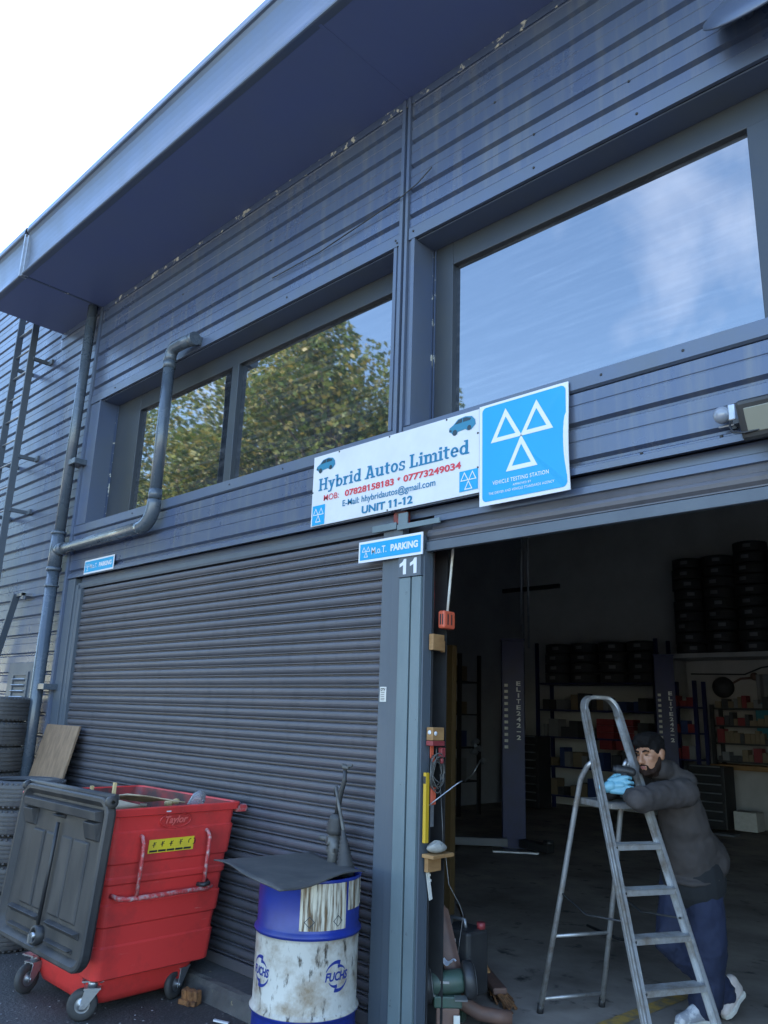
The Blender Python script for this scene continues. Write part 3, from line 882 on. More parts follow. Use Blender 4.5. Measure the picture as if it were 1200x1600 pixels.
S = thing('testing_sign', 'square blue vehicle testing sign with three white triangles', 'sign', (-2.74, -.08, 2.95))
YT = -.056
def warp(u, v):
    k = (v-2.95)/.63
    e = max(0, (u+2.17)/.08)
    return -.014*e*e*(.4+.6*math.sin(k*5.0))
mbp = MB(); mbb = MB()
x0, x1, z0, z1 = sx(-2.735), sx(-2.120), sz(2.948), sz(3.580)
mbp.grid(lambda u, v: (x0+(x1-x0)*u, YT + warp(x0+(x1-x0)*u, z0+(z1-z0)*v), z0+(z1-z0)*v), 24, 16)
mbp.grid(lambda u, v: (x1-(x1-x0)*u, YT+.006 + warp(x1-(x1-x0)*u, z0+(z1-z0)*v), z0+(z1-z0)*v), 24, 16)
part('sign_plate', mbp, 'white_flat', S)
pts = []
bx0, bx1, bz0, bz1, rr = x0+.022, x1-.016, z0+.022, z1-.016, .03
for cx, cz, a in ((bx1-rr,bz0+rr,-90),(bx1-rr,bz1-rr,0),(bx0+rr,bz1-rr,90),(bx0+rr,bz0+rr,180)):
    for i in range(6):
        pts.append((cx+rr*math.cos(R(a+18*i)), cz+rr*math.sin(R(a+18*i))))
bf = MB()
o = [( (bx0+bx1)/2, YT-.002, (bz0+bz1)/2)]
for (u, v) in pts: o.append((u, YT-.002+warp(u, v), v))
bf.add(o, [(0, i+1, (i+1) % len(pts)+1) for i in range(len(pts))])
part('blue_field', bf, 'sign_blue', S)
ft = lambda u, v: (u, YT-.0035+warp(u, v), v)
t = MB(); tri_logo(t, -2.400, 3.305, .212, ft, .19)
part('emblem_triangles', t, 'white_flat', S)
t = MB()
text_on(t, 'VEHICLE TESTING STATION', ft, (-2.600, 3.046, -2.222, 3.070), .012, spacing=1.1)
text_on(t, 'APPROVED BY', ft, (-2.46, 3.018, -2.337, 3.031), .008, spacing=1.1)
text_on(t, 'THE DRIVER AND VEHICLE STANDARDS AGENCY', ft, (-2.628, 2.990, -2.188, 3.005), .008, spacing=1.1)
part('lettering', t, 'white_flat', S)

S = thing('paper_sticker', 'small white printed sticker on the guide beside the door post', 'sticker', (-3.47, -.01, 1.85))
part('paper', MB().box((-3.505, -.0075, 1.815), (-3.452, -.0050, 1.905)), 'cream', S)
t = MB()
text_on(t, 'DTV', front(-.0085), (-3.498, 1.880, -3.458, 1.898), .05)
for z in (1.87, 1.858, 1.846, 1.834, 1.824): poly_on(t, [(-3.498, z), (-3.462-.012*random.random(), z), (-3.462, z+.004), (-3.498, z+.004)], front(-.0085))
part('print', t, 'black', S)

# floodlight and sensor, right edge
F = thing('floodlight', 'black wall floodlight with pale lens and a round sensor on the right', 'floodlight', (-1.1, -.1, 3.14))
rotF = Euler((R(24), 0, 0)).to_matrix()
fc = Vector((-1.0, -.15, 3.065))
part('housing', MB().obox(fc, (.345,.045,.185), rotF), 'black', F, bev=.018)
part('lens', MB().obox(fc+rotF@Vector((0,-.0230,0)), (.275,.006,.112), rotF), 'lens', F, bev=.004)
part('bracket', MB().box((-1.20,-.15,3.06),(-0.86,-.028,3.08)).box((-1.24,-.05,3.075),(-1.22,-.026,3.20)), 'black', F)
part('sensor', MB().ellipsoid((-1.268,-.085,3.140), (.040,.038,.042)), 'dome', F)
part('sensor_mount', MB().box((-1.238,-.10,3.10),(-1.205,-.026,3.18)).box((-1.30,-.06,3.088),(-1.21,-.026,3.100)), 'galv', F, bev=.006)
part('cable', MB().tube([(-1.235,-.08,3.12),(-1.225,-.12,3.06),(-1.20,-.15,3.02),(-1.15,-.16,3.005),(-1.09,-.15,3.01),(-1.04,-.12,3.04)], .005, 6), 'black', F)
# cowl at the top right
K = thing('vent_cowl', 'rounded metal cowl on the cladding at the top right edge', 'vent', (-1.05, -.05, 5.4))
part('hood', MB().lathe([(.001,.05),(.12,.045),(.22,.03),(.28,.0),(.285,-.012),(.275,-.012),(.21,.015),(.001,.03)], 36, (-.90,-.15,5.27), (0,-.82,.57)), 'trim', K)
part('mounting_arm', MB().cyl((-1.0,-.14,5.3),(-1.0,-.0,5.30),.03,8), 'trim', K)
# thin cable hanging across the post
W = MB().tube([(-4.9,-.05,5.30),(-4.3,-.055,5.29),(-3.7,-.06,5.335),(-3.39,-.065,5.36),(-3.25,-.06,5.40),(-3.12,-.055,5.47)], .005, 6)
solo('loose_cable', W, 'black', 'thin dark cable hanging across the upper post between the windows', 'cable', loc=(-3.39,-.06,5.36))

# ================================================================== OUTSIDE OBJECTS
def tyre_mb(Ro, ri, h, grooves=4, n=48):
    p = [(ri, .022), (ri+.012, .004), (Ro-.055, 0.0), (Ro-.020, .010), (Ro-.004, .026)]
    zs = [.026 + (h-.052)*(k+1)/(grooves+1) for k in range(grooves)]
    for z in zs:
        p += [(Ro, z-.006), (Ro-.009, z-.0045), (Ro-.009, z+.0045), (Ro, z+.006)]
    p += [(Ro-.004, h-.026), (Ro-.020, h-.010), (Ro-.055, h), (Ro-.075, h-.004), (Ro-.08, h-.002), (ri+.012, h-.006), (ri, h-.024), (ri+.03, h-.045), (Ro-.03, h-.03), (Ro-.022, h/2), (Ro-.03, .03), (ri+.03, .045)]
    mb = MB().lathe(p, n, closed=True)
    mb.sm = [False]*len(mb.sm)
    # shoulder sipes
    for k in range(n):
        t = 2*PI*(k+.5)/n
        for zz in (.016, h-.016):
            c = Vector((math.cos(t)*(Ro-.006), math.sin(t)*(Ro-.006), zz))
            mb.obox(c, (.012, .016, .012), Euler((0,0,t)))
    return mb
tyb = tyre_mb(.345, .205, .238)
t0 = None
names_back = ['top tyre of the tall stack beside the downpipe', 'second tyre from the top of the stack beside the downpipe', 'third tyre from the top of the stack beside the downpipe',
              'fourth tyre from the top of the stack beside the downpipe', 'fifth tyre from the top of the stack beside the downpipe', 'sixth tyre from the top of the stack beside the downpipe', 'seventh tyre from the top of the stack beside the downpipe', 'bottom tyre of the tall stack beside the downpipe']
G = 'worn car tyres stacked outside'
for k in range(8):
    z = -.12 + .2385*k
    ox, oy = random.uniform(-.012, .012), random.uniform(-.012, .012)
    lab = ('black ' + names_back[7-k]) if 7-k < 8 else ''
    if t0 is None:
        t0 = solo('tyre', tyb, 'tyre_dusty', lab, 'tyre', G); o = t0
    else:
        o = t0.copy(); col.objects.link(o); o['label'] = lab
    o.location = (-8.50+ox, -.44+oy, z); o.rotation_euler = (0, 0, random.uniform(0, 6))
tyf = tyre_mb(.325, .20, .2065)
names = ['lowest black tyre of the front stack, its edge showing under the bin lid', 'second lowest black tyre of the front stack left of the bin', 'third lowest black tyre of the front stack left of the bin',
         'third black tyre from the top of the front stack left of the bin', 'second black tyre from the top of the front stack left of the bin', 'top black tyre of the front stack with its open rim showing']
t0 = None
for k in range(6):
    z = -.12 + .2068*k
    if t0 is None:
        t0 = solo('tyre', tyf, 'tyre_dusty', names[k], 'tyre', G); o = t0
    else:
        o = t0.copy(); col.objects.link(o); o['label'] = names[k]
    o.location = (-6.92+random.uniform(-.012,.012), -.70+random.uniform(-.012,.012), z); o.rotation_euler = (0, 0, random.uniform(0, 6))
bev_b = MB().beam((-7.79,-.40,-.12), (-7.79,-.055,1.535), .70, .018, (1,0,0))
# board leaning on the jamb: width along X
bev_b = MB()
a0, a1 = Vector((-7.79,-.42,-.12)), Vector((-7.79,-.040,1.535))
d = (a1-a0).normalized(); nrm = d.cross(Vector((1,0,0))).normalized()
vs = []
for p in (a0, a1):
    for sx, sn in ((-1,0),(1,0),(1,1),(-1,1)):
        vs.append(p + Vector((sx*.36,0,0)) + nrm*(.018*sn))
bev_b.add(vs, [(0,3,2,1),(4,5,6,7),(0,1,5,4),(1,2,6,5),(2,3,7,6),(3,0,4,7)])
solo('plywood_board', bev_b, 'ply', 'weathered brown plywood board leaning against the left end of the closed shutter', 'board', loc=(-7.79,-.42,-.12))

# ---- waste bin
BN = thing('waste_bin', 'red four-wheeled waste bin with its dark lid hanging open', 'bin', (-5.44, -.58, -.12))
def rring(x0, x1, y0, y1, r, n=6):
    pts = []
    for cx, cy, a in ((x1-r,y0+r,-90),(x1-r,y1-r,0),(x0+r,y1-r,90),(x0+r,y0+r,180)):
        for i in range(n+1):
            t = R(a+90*i/n)
            pts.append((cx+r*math.cos(t), cy+r*math.sin(t)))
    return pts
def stacked(levels, mb, smooth=False, inner=False):
    rings = []
    for (x0, x1, y0, y1, z, r) in levels:
        rings.append([(x, y, z) for x, y in rring(x0, x1, y0, y1, r)])
    n = len(rings[0]); vs = [p for rg_ in rings for p in rg_]
    fs = []
    for i in range(len(rings)-1):
        for k in range(n):
            k2 = (k+1) % n
            q = (i*n+k, i*n+k2, (i+1)*n+k2, (i+1)*n+k)
            fs.append(q[::-1] if inner else q)
    mb.add(vs, fs, smooth)
    return n, len(mb.v)
top = (-6.13, -4.775, -1.035, -.075); bot = (-5.98, -4.885, -.985, -.155)
ZT, ZB = 1.112, .108
def lev(z, ins=0.0, r=.055):
    t = (z-ZB)/(ZT-ZB)
    v = [bot[i]+(top[i]-bot[i])*t for i in range(4)]
    return (v[0]+ins, v[1]-ins, v[2]+ins, v[3]-ins, z, r)
lv_ = [lev(ZB, .012), lev(ZB+.01, 0)]
for (z, i0, i1) in ((.30,0,.010),(.415,.010,0),(.43,0,0),(.545,0,.010),(.66,.010,0),(.675,0,0),(.70,0,.009),(.78,.009,0),(.80,0,0),(.97,0,.010)):
    lv_ += [lev(z-.006, i0), lev(z+.006, i1)]
lv_ += [lev(1.06, .010), lev(1.066, -.012), lev(1.105, -.016), lev(1.112, -.010), lev(1.112, .012), lev(1.10, .018)]
mb = MB(); n_, _ = stacked(lv_, mb)
mb.f.append(list(range(n_))[::-1]); mb.sm.append(False)
part('body', mb, 'red', BN)
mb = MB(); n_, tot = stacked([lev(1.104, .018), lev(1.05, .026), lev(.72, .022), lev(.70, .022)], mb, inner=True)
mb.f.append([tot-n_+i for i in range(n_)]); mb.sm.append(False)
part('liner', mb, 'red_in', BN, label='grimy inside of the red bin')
mb = MB(); n_, _ = stacked([(-5.70,-5.08,-.87,-.30,-.078,.11), (-5.77,-5.0,-.93,-.24,-.045,.12), (-5.80,-4.97,-.945,-.22,.0,.12), (-5.82,-4.94,-.955,-.20,.110,.10)], mb, True)
mb.f.append(list(range(n_))[::-1]); mb.sm.append(False)
part('sump', mb, 'red', BN)
# lid hanging on the front side, underside outwards
lt = Vector((-5.27, -1.10, 1.190)); lb = Vector((-5.27, -1.175, .235))
LW0, LW1 = .625, .62
ax_d = (lb-lt); LH = ax_d.length; ax_d.normalize()
ax_x = (Vector((1,0,0)) - ax_d*ax_d.x).normalized()
ax_n = ax_d.cross(ax_x).normalized()       # towards the road
if ax_n.y > 0: ax_n = -ax_n
def LP(u, v, w):
    """u across -1..1, v down in m, w out towards the road."""
    return lt + ax_x*(u*LW0) + ax_d*v + ax_n*w
def lid_ring(ins, w, r, n=6):
    pts = rring(-LW0+ins, LW0-ins, ins, LH-ins, r)
    return [lt + ax_x*x + ax_d*y + ax_n*w for x, y in pts]
mb = MB()
rings = [lid_ring(.012,-.03,.10), lid_ring(0,-.012,.11), lid_ring(0,.028,.11), lid_ring(.010,.036,.10), lid_ring(.030,.036,.09), lid_ring(.042,.022,.08), lid_ring(.060,.0,.07)]
n_ = len(rings[0])
vs = [p for q in rings for p in q]; fs = []
for i in range(len(rings)-1):
    for k in range(n_):
        k2 = (k+1) % n_
        fs.append((i*n_+k, i*n_+k2, (i+1)*n_+k2, (i+1)*n_+k))
fs.append(list(range(n_))); fs.append([(len(rings)-1)*n_+k for k in range(n_)][::-1])
mb.add(vs, fs)
lid = part('lid', mb, 'lid', BN)
def lbox(u0, u1, v0, v1, w0, w1, w1b=None):
    w1b = w1 if w1b is None else w1b
    q = []
    for w, s_ in ((w0, 0), (w1, .012)):
        for (u, v) in ((u0,v0),(u1,v0),(u1,v1),(u0,v1)):
            uu = u + (s_/LW0 if u == u0 else -s_/LW0); vv = v + (s_ if v == v0 else -s_)
            ww = w if v == v0 or w == w0 else (w1b if w == w1 else w)
            q.append(LP(uu, vv, ww))
    return q, [(0,1,2,3),(4,7,6,5),(0,4,5,1),(1,5,6,2),(2,6,7,3),(3,7,4,0)]
rb = MB()
rb.add(*lbox(-.86, .84, .075, .150, .0, .060, .050))        # top pocket
rb.add(*lbox(-.86, -.60, .145, .26, .0, .052, .02))
rb.add(*lbox(.56, .84, .145, .26, .0, .052, .02))
rb.add(*lbox(-.12, .06, .145, .175, .0, .055, .05))
rb.add(*lbox(-.62, -.34, .27, .735, .0, .014))
rb.add(*lbox(-.30, -.08, .27, .735, .0, .011))
rb.add(*lbox(.06, .30, .27, .735, .0, .011))
rb.add(*lbox(.34, .66, .27, .735, .0, .014))
rb.add(*lbox(-.80, -.08, .755, .80, .0, .040, .018))
rb.add(*lbox(.10, .78, .755, .80, .0, .040, .018))
rb.add(*lbox(-.74, -.10, .855, .885, .0, .032, .012))
rb.add(*lbox(.14, .70, .855, .885, .0, .032, .012))
part('lid_ribs', rb, 'lid', lid, bev=.004)
part('lid_rod', MB().tube([LP(.0,.20,.03), LP(-.005,.47,.028), LP(-.01,.80,.028)], .013, 8).lathe([(.055,0),(.055,.05),(.036,.05),(.036,.0)], 18, LP(.0,.86,.0), ax_n), 'black', lid)
part('lid_lock', MB().cyl(LP(0,.86,.01), LP(0,.86,.06), .018, 10).obox(LP(0,.875,.065), (.02,.02,.05), (0,0,0)), 'steel', lid)
part('hinge', MB().tube([LP(-.99,-.005,-.01), LP(.99,-.005,-.01)], .022, 12).lathe([(.012,-.02),(.035,-.02),(.035,.02),(.012,.02)], 14, LP(.97,.02,.01), ax_x).lathe([(.012,-.02),(.035,-.02),(.035,.02),(.012,.02)], 14, LP(-.97,.02,.01), ax_x), 'lid', lid)
# handle on the right end
HX = -4.815
def hx(z, off):   # x of the tapered end wall
    t = (z-ZB)/(ZT-ZB)
    return bot[1]+(top[1]-bot[1])*t + off
for y in (-.815, -.325):
    part('handle', MB().tube([(hx(.94,-.01), y, .945), (hx(.93,.025), y, .935), (hx(.90,.05), y, .90), (hx(.75,.055), y, .75), (hx(.585,.055), y, .585)], .0125, 10), 'red_worn', BN, label='upright red handle arm with worn paint')
part('handle_bar', MB().tube([(hx(.585,-.01), -.955, .60), (hx(.585,.04), -.93, .588), (hx(.58,.055), -.87, .58), (hx(.58,.055), -.30, .577), (hx(.58,.04), -.255, .585), (hx(.58,-.01), -.245, .592)], .015, 12), 'red_worn', BN)
part('strap_tie', MB().tube([(hx(.61,.03),-.36,.605),(hx(.61,.075),-.34,.607),(hx(.61,.075),-.30,.613),(hx(.61,.03),-.285,.618)], .014, 8), 'black', BN)
tilt = Vector((top[1]-bot[1], 0, ZT-ZB)).normalized()
def ef(off):
    return lambda u, v: (hx(v, off), u, v)
part('sticker', MB().grid(lambda a, b: (hx(.828+.083*b, .004), -.752+.336*a, .828+.083*b), 1, 1), 'sticker_y', BN, label='yellow safety sticker with small pictograms')
t = MB(); f5 = ef(.0055)
for i in range(5):
    u0 = -.742+.063*i
    poly_on(t, [(u0,.834),(u0+.056,.834),(u0+.056,.846),(u0,.846)], f5)
for (cx, cz) in ((-.715,.878),(-.655,.88),(-.59,.878),(-.52,.882)):
    poly_on(t, [(cx-.003,cz-.016),(cx+.003,cz-.016),(cx+.003,cz+.016),(cx-.003,cz+.016)], f5)
    poly_on(t, [(cx-.012,cz-.003),(cx+.014,cz-.001),(cx+.014,cz+.003),(cx-.012,cz+.001)], ef(.006))
    poly_on(t, [(cx+.004,cz+.006),(cx+.016,cz+.014),(cx+.014,cz+.018),(cx+.002,cz+.010)], ef(.0062))
g_ = Slab(t, lambda u, v: (hx(v, .0056), u, v), -.44, .880, .02, .1)
for a in (60, -120): g_.arc(0 if a > 0 else .9, 0, 1.0, 1.0, a+30 if a > 0 else -90, a+150 if a > 0 else 90, .3, 8)
part('print', t, 'black', BN)
t = MB(); text_on(t, 'Taylor', ef(.006), (-.66, .990, -.49, 1.050), .03, shear=.25)
text_r = []
M['red_pale'] = mat('red_pale', (0.72, 0.13, 0.11), 0.35)
part('embossed_name', t, 'red_pale', BN)
el_ = MB()
ring = [(hx(1.02+.046*math.sin(2*PI*i/40), -.005), -.575+.115*math.cos(2*PI*i/40), 1.020+.046*math.sin(2*PI*i/40)) for i in range(41)]
el_.tube(ring, .0055, 6, caps=False)
part('embossed_oval', el_, 'red', BN)
part('lifting_pin', MB().box((-4.86,-.08,1.04),(-4.80,.0,1.085)).cyl((-4.83,-.03,1.062),(-4.83,.015,1.062),.026,12), 'red_worn', BN, bev=.004)
part('lifting_pin', MB().box((-6.11,-.08,1.04),(-6.05,.0,1.085)), 'red_worn', BN, bev=.004)
part('white_tag', MB().box((-4.768,-.665,1.078),(-4.764,-.630,1.108)), 'white_flat', BN)
# casters
def caster(x, y, rz, ztop=.112):
    q = Euler((0,0,rz)).to_matrix()
    P_ = lambda a, b, c: Vector((x, y, 0)) + q @ Vector((a, b, c))
    w = part('wheel', MB().lathe([(.045,-.02),(.076,-.024),(.089,-.012),(.091,0),(.089,.012),(.076,.024),(.045,.02)], 28, P_(.05,0,-.029), q @ Vector((0,1,0))), 'rubber', BN)
    part('hub', MB().lathe([(.001,-.026),(.018,-.026),(.022,-.014),(.048,-.012),(.066,-.020),(.066,.020),(.048,.012),(.022,.014),(.018,.026),(.001,.026)], 24, P_(.05,0,-.029), q @ Vector((0,1,0))), 'galv', w)
    f = MB()
    for s_ in (-1, 1):
        f.add([P_(-.045,.036*s_,ztop-.055), P_(.045,.036*s_,ztop-.055), P_(.068,.036*s_,-.045), P_(.032,.036*s_,-.045),
               P_(-.045,.042*s_,ztop-.055), P_(.045,.042*s_,ztop-.055), P_(.068,.042*s_,-.045), P_(.032,.042*s_,-.045)],
              [(0,1,2,3),(7,6,5,4),(0,4,5,1),(1,5,6,2),(2,6,7,3),(3,7,4,0)])
    f.obox(P_(0,0,ztop-.05), (.10,.088,.010), q).cyl(P_(.05,-.05,-.029), P_(.05,.05,-.029), .010, 10)
    f.cyl(P_(0,0,ztop-.045), P_(0,0,ztop-.01), .03, 14).obox(P_(0,0,ztop-.004), (.13,.11,.008), q)
    for a, b in ((-.05,-.04),(.05,-.04),(.05,.04),(-.05,.04)):
        f.cyl(P_(a,b,ztop-.016), P_(a,b,ztop), .009, 6)
    part('fork', f, 'galv', w)
caster(-4.98, -.93, R(-120))
caster(-5.70, -.98, R(-75))
caster(-5.00, -.30, R(-70))
caster(-5.86, -.28, R(-60))
# rubbish in the bin
V = Vector
mb = MB()
cq = [V(( -5.50,-.95,1.135)), V((-5.02,-.80,1.172)), V((-4.95,-.40,1.118)), V((-5.40,-.50,1.085))]
mb.grid(lambda u, v: (cq[0]*(1-u)+cq[1]*u)*(1-v)+(cq[3]*(1-u)+cq[2]*u)*v + V((.02*math.sin(9*v), .015*math.sin(11*u), .006*math.sin(7*u+4*v))), 8, 6)
o = solo('cardboard', mb, 'card', 'flat torn cardboard sheet lying across the top of the red bin', 'cardboard', loc=(-5.4,-.75,1.1))
sm = o.modifiers.new('Solidify', 'SOLIDIFY'); sm.thickness = .008
solo('cardboard', MB().obox((-5.35,-.60,1.03), (.75,.22,.012), (R(8),R(4),R(12))), 'card', 'brown cardboard flap under the torn sheet in the bin', 'cardboard', loc=(-5.35,-.6,1.03))
for (x, y, z0, z1, lab) in ((-5.30,-.77,.90,1.222,'thin yellow wooden stick standing up from the middle of the bin'), (-5.30,-.935,.92,1.207,'short yellow wooden stick beside the lid hinge of the bin')):
    solo('wooden_stick', MB().beam((x,y,z0),(x+.01,y+.004,z1), .020, .020, (0,1,0)), 'wood_pale', lab, 'stick', group='wooden sticks in the bin', loc=(x,y,z0))
mb = MB()
mb.lathe([(.001,0),(.045,.0),(.05,.03),(.052,.12),(.03,.16),(.001,.165)], 10, (-5.05,-.30,1.03), (.5,.2,.8))
solo('plastic_cup', mb, 'clear', 'clear crumpled plastic cup at the rear corner of the bin', 'cup', loc=(-5.05,-.30,1.03))
mb = MB(); mb.ellipsoid((-5.18,-.40,1.075), (.04,.03,.03), nu=7, nv=5).ellipsoid((-5.13,-.37,1.095), (.025,.03,.02), nu=6, nv=4)
solo('foam_lump', mb, 'wood_pale', 'yellow lump of packing foam beside the plastic cup in the bin', 'foam', loc=(-5.16,-.38,1.07))
random.seed(9)
mb = MB()
for k in range(46):
    c = Vector((random.uniform(-6.0,-4.95), random.uniform(-.93,-.22), random.uniform(.72, 1.02)))
    mb.obox(c, (random.uniform(.05,.28), random.uniform(.04,.2), random.uniform(.01,.06)), (random.uniform(-.6,.6), random.uniform(-.6,.6), random.uniform(0,3)))
solo('rubbish', mb, 'box_tan', 'heap of mixed rubbish filling the red bin', 'rubbish', kind='stuff', loc=(-5.4,-.6,.8))

# ---- oil drum
DC = Vector((-3.695, -.338, -.12))
DR = thing('oil_drum', 'blue and white steel oil drum under a dark sheet', 'drum', DC)
RD = .2925
def dz(z): return z
prof = [(.001,.03),(RD-.012,.03),(RD-.012,.0),(RD,.0),(RD,.02),(RD-.004,.03),(RD-.004,.262),(RD,.27),(RD+.011,.283),(RD+.011,.291),(RD,.304),(RD-.004,.312)]
part('body', MB().lathe(prof, 64, DC), 'drum_blue', DR)
part('band', MB().lathe([(RD-.004,.288),(RD+.0115,.289),(RD+.0115,.293),(RD,.306),(RD-.003,.314),(RD-.003,.652),(RD,.662),(RD+.006,.670)], 64, DC), 'drum_white', DR, label='scuffed white middle band')
part('top_section', MB().lathe([(RD-.001,.664),(RD+.011,.678),(RD+.011,.688),(RD,.700),(RD-.004,.708),(RD-.004,.945),(RD,.955),(RD+.002,.968),(RD-.006,.97),(RD-.010,.955),(RD-.010,.30),(.001,.30)], 64, DC), 'drum_blue', DR)
def on_drum(a_c, off):
    return lambda u, v: (DC.x+(RD-.003+off)*math.cos(R(a_c)+u/RD), DC.y+(RD-.003+off)*math.sin(R(a_c)+u/RD), DC.z+v)
def drum_label(a0, a1, z0, z1, off=.0015):
    mb = MB()
    n = 16
    mb.grid(lambda u, v: on_drum(0, off)(R(a0+(a1-a0)*u)*RD, z0+(z1-z0)*v), n, 1)
    return mb
part('label_paper', drum_label(-51, 3, .718, .985-.03), 'label_dirty', DR, label='large oil-streaked paper label')
part('label_paper', drum_label(6, 50, .805, .955), 'label_dirty', DR, label='smaller oil-streaked paper label')
t = MB()
fl_ = on_drum(-51, .0028)
for i in range(2):
    cx = .055+.165*i; cz = .762
    o_ = .030
    for q in range(4):
        a = PI/2*q; b = PI/2*(q+1)
        poly_on(t, [(cx+o_*math.cos(a), cz+o_*math.sin(a)), (cx+o_*math.cos(b), cz+o_*math.sin(b)), (cx+o_*.82*math.cos(b), cz+o_*.82*math.sin(b)), (cx+o_*.82*math.cos(a), cz+o_*.82*math.sin(a))], fl_)
part('label_print', t, 'car_dark', DR)
for ac in (-98.6, -5.6):
    fd = on_drum(ac, .0016)
    t = MB(); text_on(t, 'FUCHS', fd, (-.076, .468, .076, .512), .035, shear=.22)
    g_ = Slab(t, fd, 0, .49, 1.0, .1)
    n2 = 12
    def swoosh(cx, cz, r, a0, a1, w0, w1):
        for i in range(n2):
            f0, f1 = i/n2, (i+1)/n2
            b0, b1 = R(a0+(a1-a0)*f0), R(a0+(a1-a0)*f1)
            k0, k1 = w0+(w1-w0)*f0, w0+(w1-w0)*f1
            poly_on(t, [(cx+r*math.cos(b0), cz+r*math.sin(b0)), (cx+r*math.cos(b1), cz+r*math.sin(b1)), (cx+(r-k1)*math.cos(b1), cz+(r-k1)*math.sin(b1)), (cx+(r-k0)*math.cos(b0), cz+(r-k0)*math.sin(b0))], fd)
    swoosh(0, .49, .078, 160, 75, .004, .022)
    swoosh(.004, .488, .058, 95, 30, .018, .003)
    swoosh(0, .49, .078, -20, -105, .004, .022)
    swoosh(-.004, .492, .058, -85, -150, .018, .003)
    part('logo', t, 'logo', DR, label='dark blue lettering between curved arcs')
# sheet on top
cs = [Vector((-4.165,-.690,.868)), Vector((-3.355,-.850,.862)), Vector((-3.405,-.185,.860)), Vector((-4.06,-.02,.866))]
def shp(u, v):
    p = (cs[0]*(1-u)+cs[1]*u)*(1-v) + (cs[3]*(1-u)+cs[2]*u)*v
    e = .009*(max(0, .12-v)/.12)**1.5*math.sin(u*5.2+.4) - .016*max(0, u-.85)/.15*math.sin(v*6)
    return p + Vector((0, .012*math.sin(u*9)*(max(0,.1-v)/.1), e + .004*math.sin(u*4)*math.cos(v*3)))
mb = MB().grid(shp, 26, 16)
o = solo('rubber_sheet', mb, 'sheet', 'grimy dark grey square sheet laid on top of the oil drum', 'sheet', loc=(-3.7,-.4,.865))
md = o.modifiers.new('Solidify', 'SOLIDIFY'); md.thickness = .006; md.offset = 1
# steering racks behind the drum, standing in a black tub
RK = thing('steering_rack', 'old grey steering rack with a bent track rod standing in the open oil drum', 'car part', (-3.70,-.19,.03))
part('housing', MB().tube([(-3.705,-.20,.70),(-3.70,-.195,.90),(-3.695,-.195,1.02)], [.034,.036,.040], 14).cyl((-3.72,-.235,.985),(-3.685,-.16,.975),.026,12).cyl((-3.80,-.22,.99),(-3.70,-.20,.99),.017,10).box((-3.735,-.225,.92),(-3.665,-.165,.945)), 'rack_grey', RK, label=None).location = (-.055,.085,0)
part('boot', MB().lathe([(.040,0),(.052,.005),(.056,.03),(.050,.05),(.053,.06),(.044,.08),(.047,.09),(.036,.11),(.022,.12)], 18, (-3.695,-.195,1.02), (.08,0,1)), 'rubber', RK, label=None).location = (-.055,.085,0)
part('track_rod', MB().tube([(-3.685,-.195,1.12),(-3.675,-.19,1.22),(-3.66,-.19,1.27),(-3.635,-.19,1.33),(-3.632,-.19,1.40)], [.016,.019,.017,.014,.012], 10).tube([(-3.70,-.19,1.24),(-3.715,-.19,1.275),(-3.70,-.19,1.29)], .012, 8), 'black', RK, label=None).location = (-.055,.085,0)
part('ball_joint', MB().ellipsoid((-3.632,-.19,1.415), (.022,.022,.018)).cyl((-3.632,-.19,1.415),(-3.575,-.185,1.428),.008,8).cyl((-3.66,-.19,1.425),(-3.60,-.19,1.41),.012,8), 'rack_grey', RK, label=None).location = (-.055,.085,0)
DS = thing('drive_shaft', 'thin black drive shaft with a ribbed rubber boot beside the steering rack', 'car part', (-3.57,-.19,.5))
bt = []
for k in range(9):
    r_ = .060-.0045*k
    bt += [(r_, .022*k), (r_-.010, .022*k+.011)]
part('boot', MB().lathe([(.05,-.04)]+bt+[(.015,.215)], 20, (-3.545,-.20,.845), (-.15,.0,1)), 'rubber', DS).location = (-.085,.075,0)
part('shaft', MB().tube([(-3.54,-.2,.6),(-3.545,-.2,.85),(-3.575,-.2,1.06),(-3.64,-.195,1.22),(-3.668,-.19,1.30)], [.012,.012,.011,.010,.010], 10), 'rack_grey', DS).location = (-.085,.075,0)
# scraps on the ground
mb = MB()
for (dx, dy, a, w) in ((0,0,.1,.045),(.06,.012,-.15,.05),(.105,.03,.2,.03)):
    mb.obox((-4.86+dx*.8,-.33+dy,-.075), (w,.05,.085), (.15,.1,a)).obox((-4.86+dx*.8,-.345+dy,-.105), (w*1.15,.06,.03), (.0,.05,a+.2))
solo('wood_scrap', mb, 'bark', 'broken lump of reddish brown wood on the ground by the kerb', 'wood scrap', loc=(-4.83,-.33,-.12), bev=.006)
random.seed(21)
mb = MB()
for k in range(110):
    x = random.uniform(-6.6,-3.9); y = random.uniform(-1.6,-.26)
    mb.obox((x,y,-.115), (random.uniform(.004,.014), random.uniform(.004,.009), .004), (random.uniform(-.2,.2),random.uniform(-.2,.2),random.uniform(0,3)))
solo('litter', mb, 'box_grey', 'small grey scraps and grit scattered on the ground', 'litter', kind='stuff', loc=(-5,-.8,-.12))
solo('plastic_shard', MB().obox((-4.42,-.36,-.108), (.10,.018,.010), (0,.06,.5)), 'white_flat', 'small white plastic shard on the ground between bin and drum', 'litter', loc=(-4.42,-.36,-.11))

